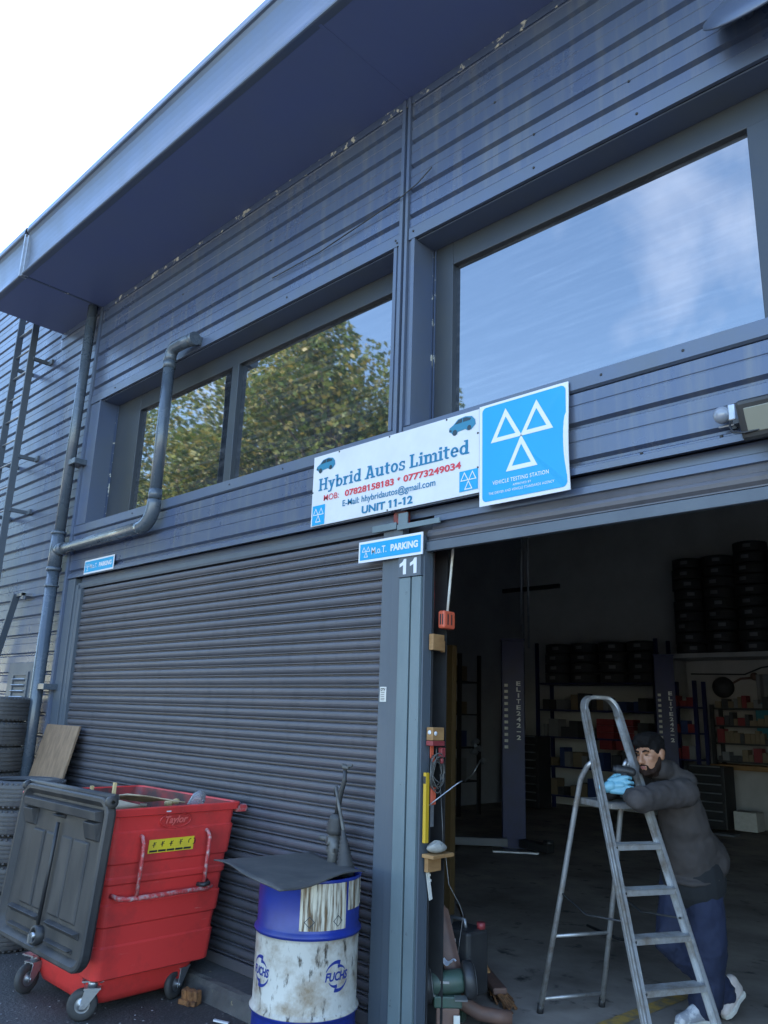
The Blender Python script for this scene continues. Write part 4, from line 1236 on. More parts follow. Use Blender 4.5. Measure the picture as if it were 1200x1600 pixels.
# ================================================================== INSIDE, NEAR THE POST
X = -3.14
def cf(mb, y0, y1, z0, z1, d): return mb.box((X, y0, z0), (X+d, y1, z1))
E_ = thing('wall_socket', 'red slotted electrical box hung in the doorway behind the post', 'electrical box', (X+.04,.16,2.25))
part('box', MB().box((X+.002,.105,2.262),(X+.055,.215,2.372)), 'orange', E_, bev=.012)
part('slots', MB().box((X+.0555,.135,2.285),(X+.057,.145,2.350)).box((X+.0555,.170,2.285),(X+.057,.180,2.350)).box((X+.02,.1035,2.285),(X+.03,.1045,2.350)).box((X+.038,.1035,2.285),(X+.046,.1045,2.350)), 'black', E_)
solo('hanging_cord', MB().tube([(X+.03,.165,2.372),(X+.04,.168,2.5),(X+.06,.172,2.72),(X+.07,.18,2.9)], .0085, 8), 'cream', 'pale cord running up from the red electrical box', 'cord', loc=(X+.03,.165,2.37))
solo('wooden_block', cf(MB(), .028, .135, 2.125, 2.222, .035).box((X,.137,2.12),(X+.02,.16,2.19)), 'wood', 'orange-brown wooden block fixed to the column under the red electrical box', 'wood block', group='wooden blocks on the column', loc=(X,.08,2.17), bev=.003)
BX = thing('junction_box', 'rusty box with a red lower edge on the column above the coiled cable', 'electrical box', (X,.07,1.58))
part('box', cf(MB(), .02, .125, 1.600, 1.675, .05), 'wood', BX, bev=.004)
part('red_edge', cf(MB(), .018, .127, 1.570, 1.598, .053), 'box_red', BX, bev=.003)
part('dial', MB().lathe([(.001,.004),(.011,.004),(.0125,0)], 14, (X+.0505,.045,1.64), (1,0,0)).lathe([(.001,.004),(.011,.004),(.0125,0)], 14, (X+.025,.0195,1.645), (0,-1,0)), 'white_flat', BX)
CB = thing('cable_coil', 'coil of thin grey cable hanging below the junction box with a red plug', 'cable', (X+.03,.09,1.42))
mb = MB()
random.seed(4)
for k in range(6):
    cy, cz = .09+random.uniform(-.012,.012), 1.425+random.uniform(-.02,.02); ry, rz_ = .048+random.uniform(-.012,.014), .085+random.uniform(-.02,.02)
    mb.tube([(X+.025+.01*math.sin(i*.7+k)+.003*k, cy+ry*math.cos(2*PI*i/20), cz+rz_*math.sin(2*PI*i/20)) for i in range(21)], .0035, 6, caps=False)
mb.tube([(X+.02,.09,1.50),(X+.02,.09,1.56)], .0035, 6).tube([(X+.03,.12,1.34),(X+.035,.14,1.1),(X+.03,.15,.99)], .0030, 6)
part('cable', mb, 'rack_grey', CB)
part('plug', MB().box((X+.02,.105,1.505),(X+.05,.14,1.56)).cyl((X+.035,.12,1.50),(X+.035,.125,1.47),.012,8), 'box_red', CB, bev=.006)
solo('orange_strap', MB().box((X+.003,.052,1.50),(X+.010,.078,1.575)).box((X+.003,.062,1.475),(X+.011,.088,1.51)), 'orange', 'short orange strap hanging left of the red plug', 'strap', loc=(X,.06,1.54))
LVv = thing('spirit_level', 'yellow spirit level standing upright against the column', 'spirit level', (X,.02,1.0))
part('level_body', MB().box((X+.004,-.004,1.04),(X+.026,.026,1.42)), 'yellow', LVv, bev=.002)
part('vial', MB().box((X+.003,-.0055,1.36),(X+.024,-.0035,1.40)), 'black', LVv)
SW = thing('hand_saw', 'pale metal blade with an orange handle hung on the column beside the spirit level', 'tool', (X+.01,.08,1.2))
part('blade', MB().box((X+.004,.062,1.12),(X+.008,.090,1.28)), 'galv', SW)
part('handle', MB().box((X+.003,.055,1.24),(X+.018,.098,1.345)), 'orange', SW, bev=.006)
solo('wire_hook', MB().tube([(X+.02,.03,1.24),(X+.05,.10,1.29),(X+.10,.19,1.36),(X+.115,.215,1.375)], .004, 6), 'galv', 'thin bent wire sticking out from the column above the shelf', 'wire', loc=(X+.02,.03,1.24))
SF = thing('wooden_shelf', 'small wooden shelf bracket on the column', 'shelf', (X,.1,.93))
part('shelf_board', MB().box((X+.0,.0,.962),(X+.085,.185,.982)), 'wood', SF, bev=.002)
part('support', MB().box((X+.002,.02,.885),(X+.03,.135,.960)), 'wood', SF, bev=.002)
mb = MB(); random.seed(12)
mb.grid(lambda u, v: (X+.045+.040*math.cos(2*PI*u)*math.sin(PI*v)*(1+.2*math.sin(9*u*2*PI)), .075+.075*math.sin(2*PI*u)*math.sin(PI*v), .985+.030*(1+math.cos(PI*v))*(1+.15*math.sin(14*u+5*v))), 20, 8)
solo('rag', mb, 'rag', 'crumpled off-white rag lying on the small wooden shelf', 'rag', loc=(X+.045,.075,.985))
solo('metal_strap', MB().beam((X+.006,.045,.885),(X+.008,.075,.735), .026, .004, (1,0,0)).box((X+.003,.052,.86),(X+.012,.066,.872)).box((X+.003,.058,.83),(X+.012,.073,.842)), 'cream', 'pale perforated metal strap hanging under the wooden shelf', 'metal strap', loc=(X,.06,.8))

# bench grinder on its pedestal
GR = thing('bench_grinder', 'green bench grinder on a low pedestal beside the door post', 'grinder', (-3.16,.25,0))
gx, gy, gz = -3.165, .27, .275
gd = Vector((.60, .62, .10)).normalized()
part('motor', MB().lathe([(.001,-.095),(.052,-.095),(.062,-.08),(.062,.08),(.052,.095),(.001,.095)], 24, (gx,gy,gz), gd), 'green', GR)
part('nameplate', MB().obox((gx+.03,gy-.058,gz+.015), (.05,.004,.012), (0,0,R(40))), 'galv', GR)
for s_ in (-1, 1):
    c = Vector((gx,gy,gz)) + gd*(.125*s_)
    part('wheel_guard', MB().lathe([(.001,-.032),(.085,-.032),(.098,-.024),(.10,.0),(.098,.024),(.085,.032),(.001,.032)], 28, c, gd), 'black', GR)
    part('grinding_wheel', MB().lathe([(.001,.034),(.05,.034),(.052,.030),(.072,.034),(.078,.036),(.078,.030)], 24, c, gd), 'steel', GR)
part('base', MB().obox((gx,gy,gz-.085), (.16,.13,.06), (0,0,R(45))), 'green', GR, bev=.008)
part('tool_rest', MB().obox((gx-.05,gy-.10,gz-.05), (.07,.05,.008), (.2,0,R(45))).obox((gx+.10,gy+.0,gz-.06), (.07,.05,.008), (.2,0,R(45))), 'steel', GR)
part('pedestal', MB().obox((gx,gy,.08), (.13,.12,.16), (0,0,R(45))), 'brown', GR, bev=.006)
part('price_label', MB().obox((gx+.0955,gy-.03,.10), (.035,.003,.07), (0,0,R(45))), 'cream', GR)
solo('oily_rag', MB().grid(lambda u, v: (-3.22+.09*u, .24+.07*v, .378+.012*math.sin(6*u+3*v)+.006*math.sin(13*v)), 8, 6), 'white_flat', 'small white cloth draped over the green bench grinder', 'rag', loc=(-3.2,.25,.38))
FC = thing('fluid_container', 'black fluid container with a red cap behind the grinder', 'container', (-3.28,.56,0))
part('container_body', MB().box((-3.40,.46,.14),(-3.16,.66,.50)), 'black', FC, bev=.02)
part('cap', MB().cyl((-3.175,.60,.50),(-3.175,.60,.535),.026,14), 'box_red', FC)
part('carry_handle', MB().tube([(-3.37,.55,.49),(-3.36,.55,.54),(-3.26,.55,.54),(-3.25,.55,.49)], .012, 8), 'galv', FC)
part('paper_label', MB().obox((-3.30,.455,.395), (.10,.003,.10), (0,R(-8),0)), 'white_flat', FC)
t = MB()
for i in range(2):
    t.beam((-3.335,.452,.37+.06*i), (-3.265,.452,.43-.06*i), .004, .001, (0,1,0))
part('print', t, 'black', FC)
solo('green_stand', MB().box((-3.27,.50,.0),(-3.235,.54,.30)).box((-3.42,.50,.0),(-3.39,.54,.30)).box((-3.42,.50,.27),(-3.235,.54,.30)), 'green', 'green steel stand frame between the grinder and the broom', 'stand', loc=(-3.3,.52,0), bev=.003)
BRM = thing('broom', 'old broom lying on the floor with a rusty brown bristle head', 'broom', (-3.45,1.05,0))
part('head', MB().beam((-3.66,1.20,.10),(-3.24,.89,.085), .09, .04, (0,0,1)), 'brown', BRM, bev=.01)
bb = MB(); random.seed(8)
for k in range(90):
    f = random.random(); c = Vector((-3.66,1.20,.085)).lerp(Vector((-3.24,.89,.07)), f) + Vector((random.uniform(-.03,.04), random.uniform(-.04,.03), 0))
    e_ = c + Vector((.07+random.uniform(-.03,.05), -.02+random.uniform(-.03,.03), -.055+random.uniform(-.015,.015)))
    bb.beam(c, e_, .012, .006, (0,1,0))
o = part('bristles', bb, 'bark', BRM); o['kind'] = 'stuff'
part('broom_handle', MB().tube([(-3.45,1.05,.12),(-3.72,1.30,.16),(-4.35,1.85,.26)], .012, 8), 'wood', BRM)
solo('brown_hose', MB().tube([(-3.22,.40,.17),(-3.185,.44,.13),(-3.13,.52,.075),(-3.06,.60,.055),(-3.00,.66,.05)], [.038,.040,.040,.040,.040], 16), 'brown', 'thick brown hose end lying on the floor below the broom', 'hose', loc=(-3.1,.5,.06))
solo('brown_cloth', MB().grid(lambda u, v: (-3.20-.12*v+.05*u, .30+.10*u, .30+.34*v-.02*math.sin(8*u)), 8, 8), 'brown', 'brown cloth hanging behind the grinder against the column', 'cloth', loc=(-3.2,.3,.4))
solo('flat_bar', MB().obox((-2.97,.50,.014), (.20,.045,.02), (0,0,R(35))), 'black', 'short dark flat bar on the floor beside the brown hose', 'bar', loc=(-2.97,.50,.01))
solo('thin_cable', MB().tube([(X+.04,.16,.98),(X+.02,.22,.80),(-3.12,.32,.68),(-3.17,.42,.60),(-3.22,.45,.45),(-3.23,.45,.38)], .0022, 6), 'box_grey', 'thin pale cable hanging from the shelf down to the fluid container', 'cable', loc=(X+.04,.16,.98))
solo('loose_hose', MB().tube([(-3.9,3.1,.01),(-3.5,2.9,.012),(-3.2,3.05,.012),(-2.9,2.95,.01),(-2.7,3.1,.01)], .012, 8), 'black', 'black air hose lying on the workshop floor', 'hose', loc=(-3.2,3,.01))

# ================================================================== WORKSHOP INTERIOR
# two-post lift
def lift_post(loc, rz, label, width=.36):
    T = thing('lift_post', label, 'vehicle lift', loc, rz, group='blue posts of the two-post lift')
    p = MB()
    p.box((-.16,-.14,0),(.16,-.125,2.84)).box((-.16,-.125,0),(-.145,.14,2.84)).box((.145,-.125,0),(.16,.14,2.84))
    part('column', p, 'lift_blue', T, local=True, bev=.008)
    part('base_plate', MB().box((-.30,-.42,0),(.30,.30,.02)), 'galv', T, local=True)
    part('carriage', MB().box((-.135,-.12,.25),(.135,.17,1.15)), 'box_grey', T, local=True, bev=.01)
    part('top_cap', MB().box((-.17,-.15,2.84),(.17,.15,2.87)), 'lift_blue', T, local=True)
    t = MB()
    fn = lambda u, v: (u, -.1415, v)
    s_ = 'ELITE242-2'
    for i, ch in enumerate(s_):
        z = 2.26-.083*i
        if ch == '-':
            poly_on(t, [(.045,z-.04),(.105,z-.04),(.105,z-.028),(.045,z-.028)], fn)
        else:
            text_on(t, ch, fn, (.045 if ch not in '1I' else .065, z-.062, .105 if ch not in '1I' else .085, z), .03)
    part('lettering', t, 'white_flat', T, local=True)
    t = MB()
    for i in range(11):
        z = 2.22-.085*i
        poly_on(t, [(-.125,z-.04),(-.075,z-.04),(-.075,z),(-.125,z)], lambda u, v: (u, -.1420, v))
    part('warning_labels', t, 'cream', T, local=True, label='column of small pale warning labels')
    return T
ang = math.atan2(6.0-0, 0)  # unused heading seed
LP1 = lift_post((-6.75,6.10,0), R(38), 'blue vehicle lift post with white lettering, nearer one left of the ladder')
lift_post((-5.98,9.40,0), R(33), 'blue vehicle lift post with white lettering, farther one behind the person')
part('swing_arm', MB().beam((-.1,-.25,.11),(-1.0,-.30,.11), .14, .10), 'box_grey', LP1, local=True, bev=.01)
part('swing_arm', MB().beam((.1,-.25,.11),(.45,-.60,.10), .14, .10), 'black', LP1, local=True, bev=.01)
part('lift_pad', MB().cyl((-.95,-.30,.16),(-.95,-.30,.21),.07,16), 'black', LP1, local=True)
part('lift_pad', MB().cyl((.42,-.57,.15),(.42,-.57,.20),.07,16), 'black', LP1, local=True)
AU = thing('air_unit', 'cluster of pale hose fittings hanging on the near lift post', 'fittings', (-7.0,5.9,1.3))
random.seed(31)
mb = MB()
for k in range(7):
    mb.obox((-7.12+random.uniform(-.1,.1),5.80+random.uniform(-.05,.05),1.30+random.uniform(-.16,.16)), (.07,.06,.06), (random.random(),random.random(),0))
part('fittings', mb, 'galv', AU, bev=.01)
part('hose', MB().tube([(-7.1,5.8,1.15),(-7.2,5.75,.95),(-7.3,5.7,.85)], .012, 6), 'galv', AU)
# racks and shelves along the rear
YR = 11.0
def shelf_unit(name, label, x0, x1, zs, ztop, y0=10.75, y1=11.3, m_='lift_blue', group=None):
    T = thing(name, label, 'shelving', ((x0+x1)/2, (y0+y1)/2, 0), group=group)
    pm = None
    for (x, y) in ((x0,y0),(x1,y0),(x0,y1),(x1,y1)):
        if pm is None:
            pm = part('upright', MB().box((x-.03,y-.03,0),(x+.03,y+.03,ztop)), m_, T)
        else:
            share('upright', pm, T, (x-x0, y-y0, 0))
    sm_ = None
    for z in zs:
        if sm_ is None:
            sm_ = part('shelf', MB().box((x0+.031,y0-.02,z-.03),(x1-.031,y1+.02,z)), m_, T); z0_ = z
        else:
            share('shelf', sm_, T, (0,0,z-z0_))
    return T
shelf_unit('tyre_rack', 'blue steel rack holding four short tyre stacks at the rear of the workshop', -9.35, -6.72, (2.48,1.95,1.42,.85,.3), 3.3)
PLT = thing('storage_platform', 'high storage platform with tall tyre stacks over a pale wall', 'platform', (-4.8,11.3,0))
part('deck', MB().box((-6.55,10.72,2.92),(-2.6,11.95,3.0)), 'wall_pale', PLT)
part('pale_wall', MB().box((-6.50,11.55,0),(-2.7,11.65,2.92)), 'wall_pale', PLT)
part('support', MB().box((-6.55,10.75,0),(-6.47,10.83,2.92)), 'lift_blue', PLT)
ty = tyre_mb(.29, .19, .197, 3, 28)
t0 = None
GT = 'tyres stored in stacks inside the workshop'
def in_tyre(x, y, z, label, lab_a):
    global t0
    if t0 is None:
        T = thing('tyre', label, 'tyre', (x,y,z), lab_a, GT)
        part('tyre_body', ty, 'rubber', T, local=True)
        part('size_label', MB().lathe([(.2915,.070),(.2915,.135)], 5, a0=R(-116), a1=R(-90)), 'box_grey', T, local=True)
        t0 = T
    else:
        dup(t0, (x,y,z), lab_a, label)
random.seed(17)
pos = ['left', 'second', 'third', 'right-hand']
nth = ['bottom', 'second', 'third', 'fourth', 'fifth', 'sixth', 'seventh', 'eighth', 'ninth', 'tenth']
for i, (x, n) in enumerate(((-6.13,9),(-5.56,9),(-4.98,10),(-4.38,9))):
    for k in range(n):
        in_tyre(x+random.uniform(-.02,.02), 11.05+random.uniform(-.02,.02), 3.0+.199*k, '%s tyre up in the %s tall stack on the high platform' % (nth[k], pos[i]), R(18)+random.uniform(-.35,.35))
for i, x in enumerate((-8.97,-8.35,-7.72,-7.10)):
    for k in range(4):
        in_tyre(x+random.uniform(-.02,.02), 11.0, 2.48+.2*k, '%s tyre up in the %s short stack on the blue rack' % (nth[k], pos[i]), R(18)+random.uniform(-.3,.3))
# boxes on shelves
M['box_dark'] = mat('box_dark', (0.05, 0.05, 0.055), 0.6)
cols = ['card','box_red','box_grey','box_blue','box_tan','cream','box_teal']
cname = {'box_dark':'dark','card':'brown cardboard','box_red':'red','box_grey':'grey','box_blue':'blue','box_tan':'tan','cream':'white','box_teal':'teal'}
GB = 'parts boxes on the rear shelves'
proto = {}
NTH = ['first', 'second', 'third', 'fourth', 'fifth', 'sixth', 'seventh', 'eighth', 'ninth', 'tenth', 'eleventh', 'twelfth', 'thirteenth', 'fourteenth', 'fifteenth', 'sixteenth', 'seventeenth', 'eighteenth', 'nineteenth', 'twentieth', 'twenty-first', 'twenty-second', 'twenty-third', 'twenty-fourth', 'twenty-fifth', 'twenty-sixth', 'twenty-seventh', 'twenty-eighth', 'twenty-ninth', 'thirtieth'] + ['later']*20
cnt = {}
def box_at(x, y, z, w, d, h, c, where):
    c = {'card': 'box_tan', 'cream': 'box_grey'}.get(c, c)
    k = cnt.get(where, 0); cnt[where] = k+1
    lab = '%s parts box, %s placed %s' % (cname[c], NTH[k], where)
    c = {'card': 'box_tan', 'cream': 'box_grey'}.get(c, c); key = c
    if key not in proto:
        proto[key] = MB().box((-.5,-.5,0),(.5,.5,1)).mesh('parts_box'); proto[key].materials.append(M[c])
    o = bpy.data.objects.new('parts_box', proto[key]); col.objects.link(o)
    o.location = (x,y,z); o.scale = (w,d,h)
    setp(o, lab, 'box', GB)
random.seed(40)
lev_names = {1.95:'on the upper shelf of the blue tyre rack', 1.42:'on the middle shelf of the blue tyre rack', .85:'on the lower shelf of the blue tyre rack', .3:'on the bottom shelf of the blue tyre rack'}
for z in (1.95, 1.42, .85, .3):
    x = -9.25
    while x < -6.95:
        w = random.uniform(.08,.24)
        c = random.choice(['card','box_grey','box_tan','box_blue','box_dark','box_dark','box_grey'])
        if z == 1.42 and -8.15 < x < -7.35:
            x += .4; continue
        box_at(x+w/2, 10.92+random.uniform(0,.08), z, w*.93, .3, random.uniform(.14,.36), c, lev_names[z])
        x += w + random.choice((0,.02,.15))
RB = 'red plastic crates on the rear shelf'
for i, (x, w) in enumerate(((-7.86,.36),(-7.42,.30))):
    for k in range(3):
        o = solo('plastic_crate', MB().box((x-w/2,10.80,1.42+.125*k),(x+w/2,11.1,1.415+.125*(k+1))).box((x-w/2+.02,10.79,1.45+.125*k),(x+w/2-.02,10.80,1.50+.125*k)), 'box_red',
             '%s red plastic crate of the %s pile seen through the ladder' % (('lowest','middle','top')[k], ('left','right')[i]), 'crate', RB, loc=(x,10.95,1.42+.125*k), bev=.008)
for i, x in enumerate((-7.85,-7.5,-7.05)):
    box_at(x, 10.92, .85+.37, .26, .26, .18, 'box_red', 'stacked under the red plastic crates')
SU2 = shelf_unit('parts_shelving', 'dark blue shelving unit of small boxes behind the far lift post', -6.42, -5.92, (2.05,1.6,1.15,.7,.25), 2.5, 10.5, 10.9)
for z, nm in ((2.05,'top'),(1.6,'second'),(1.15,'third'),(.7,'fourth')):
    for x in (-6.3,-6.15,-6.02):
        box_at(x, 10.6, z, .12, .2, random.uniform(.1,.3), random.choice(['box_red','cream','box_red','box_blue']), 'on the %s shelf behind the far lift post' % nm)
SU3 = shelf_unit('parts_shelving', 'black shelving of small parts boxes below the pale wall', -5.82, -4.70, (2.05,1.75,1.45,1.15), 2.1, 10.95, 11.35, 'black')
for z, nm in ((2.05,'top'),(1.75,'second'),(1.45,'third'),(1.15,'fourth')):
    x = -5.76
    while x < -4.9:
        w = random.uniform(.06,.15)
        box_at(x+w/2, 11.06, z, w*.92, .2, random.uniform(.07,.24), random.choice(['card','cream','box_tan','box_red','box_grey','box_dark','box_dark','box_tan']), 'on the %s shelf of the black shelving' % nm)
        x += w
CL = thing('wall_fan', 'dark wall fan on a bent arm against the pale wall', 'fan', (-5.75,11.4,2.4))
part('fan_guard', MB().lathe([(.001,-.05),(.16,-.04),(.19,0),(.16,.04),(.001,.05)], 20, (-5.72,11.30,2.42), (0.4,-1,0)), 'black', CL)
part('arm', MB().tube([(-5.72,11.38,2.42),(-5.45,11.45,2.58),(-5.25,11.50,2.60)], .02, 8).ellipsoid((-5.22,11.48,2.62),(.07,.07,.07)), 'brown', CL)
solo('wall_conduit', MB().tube([(-6.4,11.53,2.68),(-5.4,11.53,2.66),(-5.1,11.53,2.78),(-4.95,11.53,2.80)], .015, 6), 'black', 'black conduit running along the pale wall above the fan', 'conduit', loc=(-5.7,11.53,2.67))
solo('teal_panel', MB().box((-5.12,11.1,1.55),(-4.75,11.2,2.15)).box((-4.72,11.05,1.60),(-4.25,11.15,2.10)), 'box_teal', 'teal storage panel at the right end of the black shelving', 'panel', loc=(-4.8,11.1,1.55), bev=.01)
solo('green_curtain', MB().grid(lambda u, v: (-5.15+.9*u, 11.35+.03*math.sin(30*u), 2.15+.5*v), 40, 2), 'box_grey', 'grey striped curtain hanging under the high platform', 'curtain', loc=(-4.7,11.35,2.15))
def tool_chest(x, y, w, h, n, mt, label):
    T = thing('tool_chest', label, 'tool chest', (x,y,0), group='drawer chests along the rear')
    part('cabinet', MB().box((x-w/2,y,.06),(x+w/2,y+.45,.06+h)), mt, T, bev=.01)
    dw = None
    for k in range(n):
        if dw is None:
            dw = part('drawer', MB().box((x-w/2+.03,y-.02,.10),(x+w/2-.03,y-.002,.10+h/n*.84)), mt, T, bev=.004)
            hd = part('drawer_handle', MB().box((x-w/2+.05,y-.035,.10+h/n*.62),(x+w/2-.05,y-.021,.10+h/n*.76)), 'galv', dw)
        else:
            o = share('drawer', dw, T, (0,0,h/n*k)); share('drawer_handle', hd, o)
    return T
tool_chest(-5.78, 10.4, .62, 1.0, 7, 'black', 'black tool chest with bright drawer handles below the black shelving')
tool_chest(-9.4, 10.2, .8, 1.35, 9, 'black', 'tall dark drawer chest at the left of the blue tyre rack')
solo('workbench', MB().box((-5.9,10.9,1.0),(-4.4,11.5,1.08)).box((-4.5,10.95,0),(-4.42,11.4,1.0)), 'wood', 'wooden workbench top beside the black tool chest', 'workbench', loc=(-5,11,0))
solo('white_box', MB().box((-5.42,10.55,.06),(-5.05,10.9,.36)), 'cream', 'white box on the floor to the right of the black tool chest', 'box', loc=(-5.2,10.7,0), bev=.01)
solo('floor_tray', MB().box((-5.6,10.1,.005),(-5.25,10.35,.03)), 'galv', 'pale metal tray on the floor before the white box', 'tray', loc=(-5.4,10.2,0))
PP = thing('twin_pipes', 'two thin vertical pipes near the nearer lift post', 'pipes', (-6.65,6.2,2.8))
for dx in (-.035,.035):
    part('pipe', MB().tube([(-6.62+dx,6.25+dx,2.75),(-6.62+dx,6.25+dx,5.8)], .016, 8), 'galv', PP)
solo('cross_beam', MB().box((-7.1,6.35,3.62),(-6.1,6.40,3.68)), 'black', 'dark cross bar on the twin vertical pipes', 'bar', loc=(-6.6,6.37,3.65))
OP = thing('yellow_post', 'dull yellow post with a square bracket in the dark behind the column', 'post', (-5.0,2.5,0))
part('post', MB().box((-4.99,2.45,0),(-4.92,2.52,2.42)), 'ochre', OP)
part('bracket', MB().box((-5.2,2.44,2.18),(-4.995,2.50,2.42)).box((-5.2,2.42,2.24),(-5.05,2.435,2.36)), 'ochre', OP, bev=.01)
DB = shelf_unit('dark_rack', 'dark shelving deep in the left side of the workshop', -10.2, -9.4, (2.4,1.8,1.2,.6), 2.9, 8.2, 8.8, 'black')
for z, nm in ((2.4,'top'),(1.8,'second'),(1.2,'third'),(.6,'fourth')):
    for x in (-10.0,-9.7):
        box_at(x, 8.5, z, .25, .3, random.uniform(.2,.4), random.choice(['box_grey','card','box_blue']), 'on the %s dark shelf deep at the left' % nm)

# ================================================================== STEP LADDER
TH = 1.1086
def LD(u, w, z): return Vector((-2.5322+u*math.cos(TH)+w*math.sin(TH), .9974+u*math.sin(TH)-w*math.cos(TH), z))
st = lambda z: .6915-.3888*z
hw = lambda z: .2269-.0594*z
LA = thing('step_ladder', 'worn aluminium platform step ladder standing in the doorway', 'ladder', LD(0,.1,0))
def chan(mb, p0, p1, w, t, front_dir):
    """C-section stile: web and two flanges."""
    p0 = Vector(p0); p1 = Vector(p1); d = (p1-p0).normalized()
    a = Vector(front_dir); a = (a-d*a.dot(d)).normalized(); b = d.cross(a).normalized()
    for (ca, cb, sa, sb) in ((0,0,w,.004),(w/2-.002,t/2,.004,t),(-w/2+.002,t/2,.004,t)):
        vs = []
        for p in (p0, p1):
            for (x, y) in ((-1,-1),(1,-1),(1,1),(-1,1)):
                vs.append(p + a*(ca+x*sa/2) + b*(cb+y*sb/2))
        mb.add(vs, [(0,3,2,1),(4,5,6,7),(0,1,5,4),(1,2,6,5),(2,3,7,6),(3,0,4,7)])
Wd = LD(0,1,0)-LD(0,0,0); Ud = LD(1,0,0)-LD(0,0,0)
zt = 1.80
for s_ in (-1, 1):
    mb = MB()
    p0, p1 = LD(s_*hw(0), st(0), 0.0), LD(s_*hw(zt), st(zt), zt)
    d = (p1-p0).normalized(); a = (Wd-d*Wd.dot(d)).normalized(); b = Ud
    mb_w = .062; mb_t = .024
    for (ca, cb, sa, sb) in ((0,s_*.010,mb_w,.004),(mb_w/2-.002,0,.004,mb_t),(-mb_w/2+.002,0,.004,mb_t),(.012,s_*.0125,.006,.003),(-.012,s_*.0125,.006,.003)):
        vs = []
        for p in (p0, p1):
            for (x, y) in ((-1,-1),(1,-1),(1,1),(-1,1)):
                vs.append(p + a*(ca+x*sa/2) + b*(cb+y*sb/2))
        mb.add(vs, [(0,3,2,1),(4,5,6,7),(0,1,5,4),(1,2,6,5),(2,3,7,6),(3,0,4,7)])
    part('stile', mb, 'alu', LA)
# bent hoop over the top
pts = []
rr = .075
h0 = hw(zt)
for k in range(9):
    t = PI/2*k/8
    pts.append((-h0+rr*(1-math.cos(t)), zt+rr*1.15*math.sin(t)))
hoop = [(-h0, zt-.03)] + pts + [(-p[0], p[1]) for p in reversed(pts)] + [(h0, zt-.03)]
vs = []; fs = []
for (u, z) in hoop:
    pass
mb = MB()
nh = len(hoop)
for i, (u, z) in enumerate(hoop):
    iu, iz = hoop[max(0,i-1)]; ju, jz = hoop[min(nh-1,i+1)]
    tv = Vector((ju-iu, jz-iz)).normalized(); nv = Vector((-tv.y, tv.x))
    for (a, b) in ((-1,-1),(1,-1),(1,1),(-1,1)):
        mb.v.append(tuple(LD(u+nv.x*b*.012, st(z)+a*.031, z+nv.y*b*.012)))
for i in range(nh-1):
    for k in range(4):
        k2 = (k+1) % 4
        mb.f.append([i*4+k, i*4+k2, (i+1)*4+k2, (i+1)*4+k]); mb.sm.append(False)
part('top_hoop', mb, 'alu', LA, bev=.005)
for i in range(5):
    z = 1.0482+.022-.2192*i
    if z < .1: continue
    tr = MB()
    h_ = hw(z)-.012
    def tb(w0, w1, z0, z1):
        v = [LD(-h_,w0,z0),LD(h_,w0,z0),LD(h_,w1,z0),LD(-h_,w1,z0),LD(-h_,w0,z1),LD(h_,w0,z1),LD(h_,w1,z1),LD(-h_,w1,z1)]
        tr.add(v, [(0,3,2,1),(4,5,6,7),(0,1,5,4),(1,2,6,5),(2,3,7,6),(3,0,4,7)])
    c = st(z)
    tb(c-.055, c+.034, z-.004, z)
    tb(c+.030, c+.034, z-.030, z+.002)
    tb(c-.055, c-.051, z-.022, z+.002)
    for k in range(5): tb(c-.045+.015*k, c-.041+.015*k, z, z+.0022)
    tread = part('tread', tr, 'alu', LA)
    part('rivet', MB().box(LD(-h_,c+.034,z-.014)-Vector((.006,.006,.006)), LD(-h_,c+.034,z-.014)+Vector((.006,.006,.006))), 'black', tread)
pl = MB()
def pb(u0, u1, w0, w1, z0, z1):
    v = [LD(u0,w0,z0),LD(u1,w0,z0),LD(u1,w1,z0),LD(u0,w1,z0),LD(u0,w0,z1),LD(u1,w0,z1),LD(u1,w1,z1),LD(u0,w1,z1)]
    pl.add(v, [(0,3,2,1),(4,5,6,7),(0,1,5,4),(1,2,6,5),(2,3,7,6),(3,0,4,7)])
zp = 1.283
pb(-.135,.135, st(zp)-.26, st(zp)+.03, zp-.006, zp)
pb(-.135,.135, st(zp)+.026, st(zp)+.030, zp-.032, zp+.002)
pb(-.135,.135, st(zp)-.26, st(zp)-.256, zp-.032, zp+.002)
pb(-.139,-.135, st(zp)-.26, st(zp)+.03, zp-.032, zp+.002)
pb(.135,.139, st(zp)-.26, st(zp)+.03, zp-.032, zp+.002)
part('platform', pl, 'alu', LA)
zj = 1.50
for s_ in (-1, 1):
    q = [LD(s_*.2229,-.4353,.0), LD(s_*.190,-.215,.72), LD(s_*.165,-.075,1.22), LD(s_*.155,-.02,1.40), LD(s_*.145,.04,1.475), LD(s_*(hw(zj)+.0),st(zj)-.03,zj)]
    part('rear_leg', MB().tube(q, .0165, 10), 'alu', LA)
    part('foot', MB().tube([LD(s_*.2229,-.4353,-.0), LD(s_*.221,-.4253,.05)], .020, 10), 'black', LA)
    part('foot', MB().obox(LD(s_*hw(.02), st(.02), .02), (.07,.035,.04), (0,0,TH)), 'black', LA)
for z, r_ in ((.085,.011), (.46,.011)):
    f = z/.72; w_ = -.4353+(.2203)*f; u_ = .2229-.0329*f
    part('rear_rung', MB().tube([LD(-u_,w_,z), LD(u_,w_,z)], r_, 8), 'alu', LA)
for s_ in (-1, 1):
    part('tie_strap', MB().tube([LD(s_*.19,-.215,.72), LD(s_*.19,.05,.655), LD(s_*.185,st(.70)-.02,.70)], .006, 6), 'black', LA)

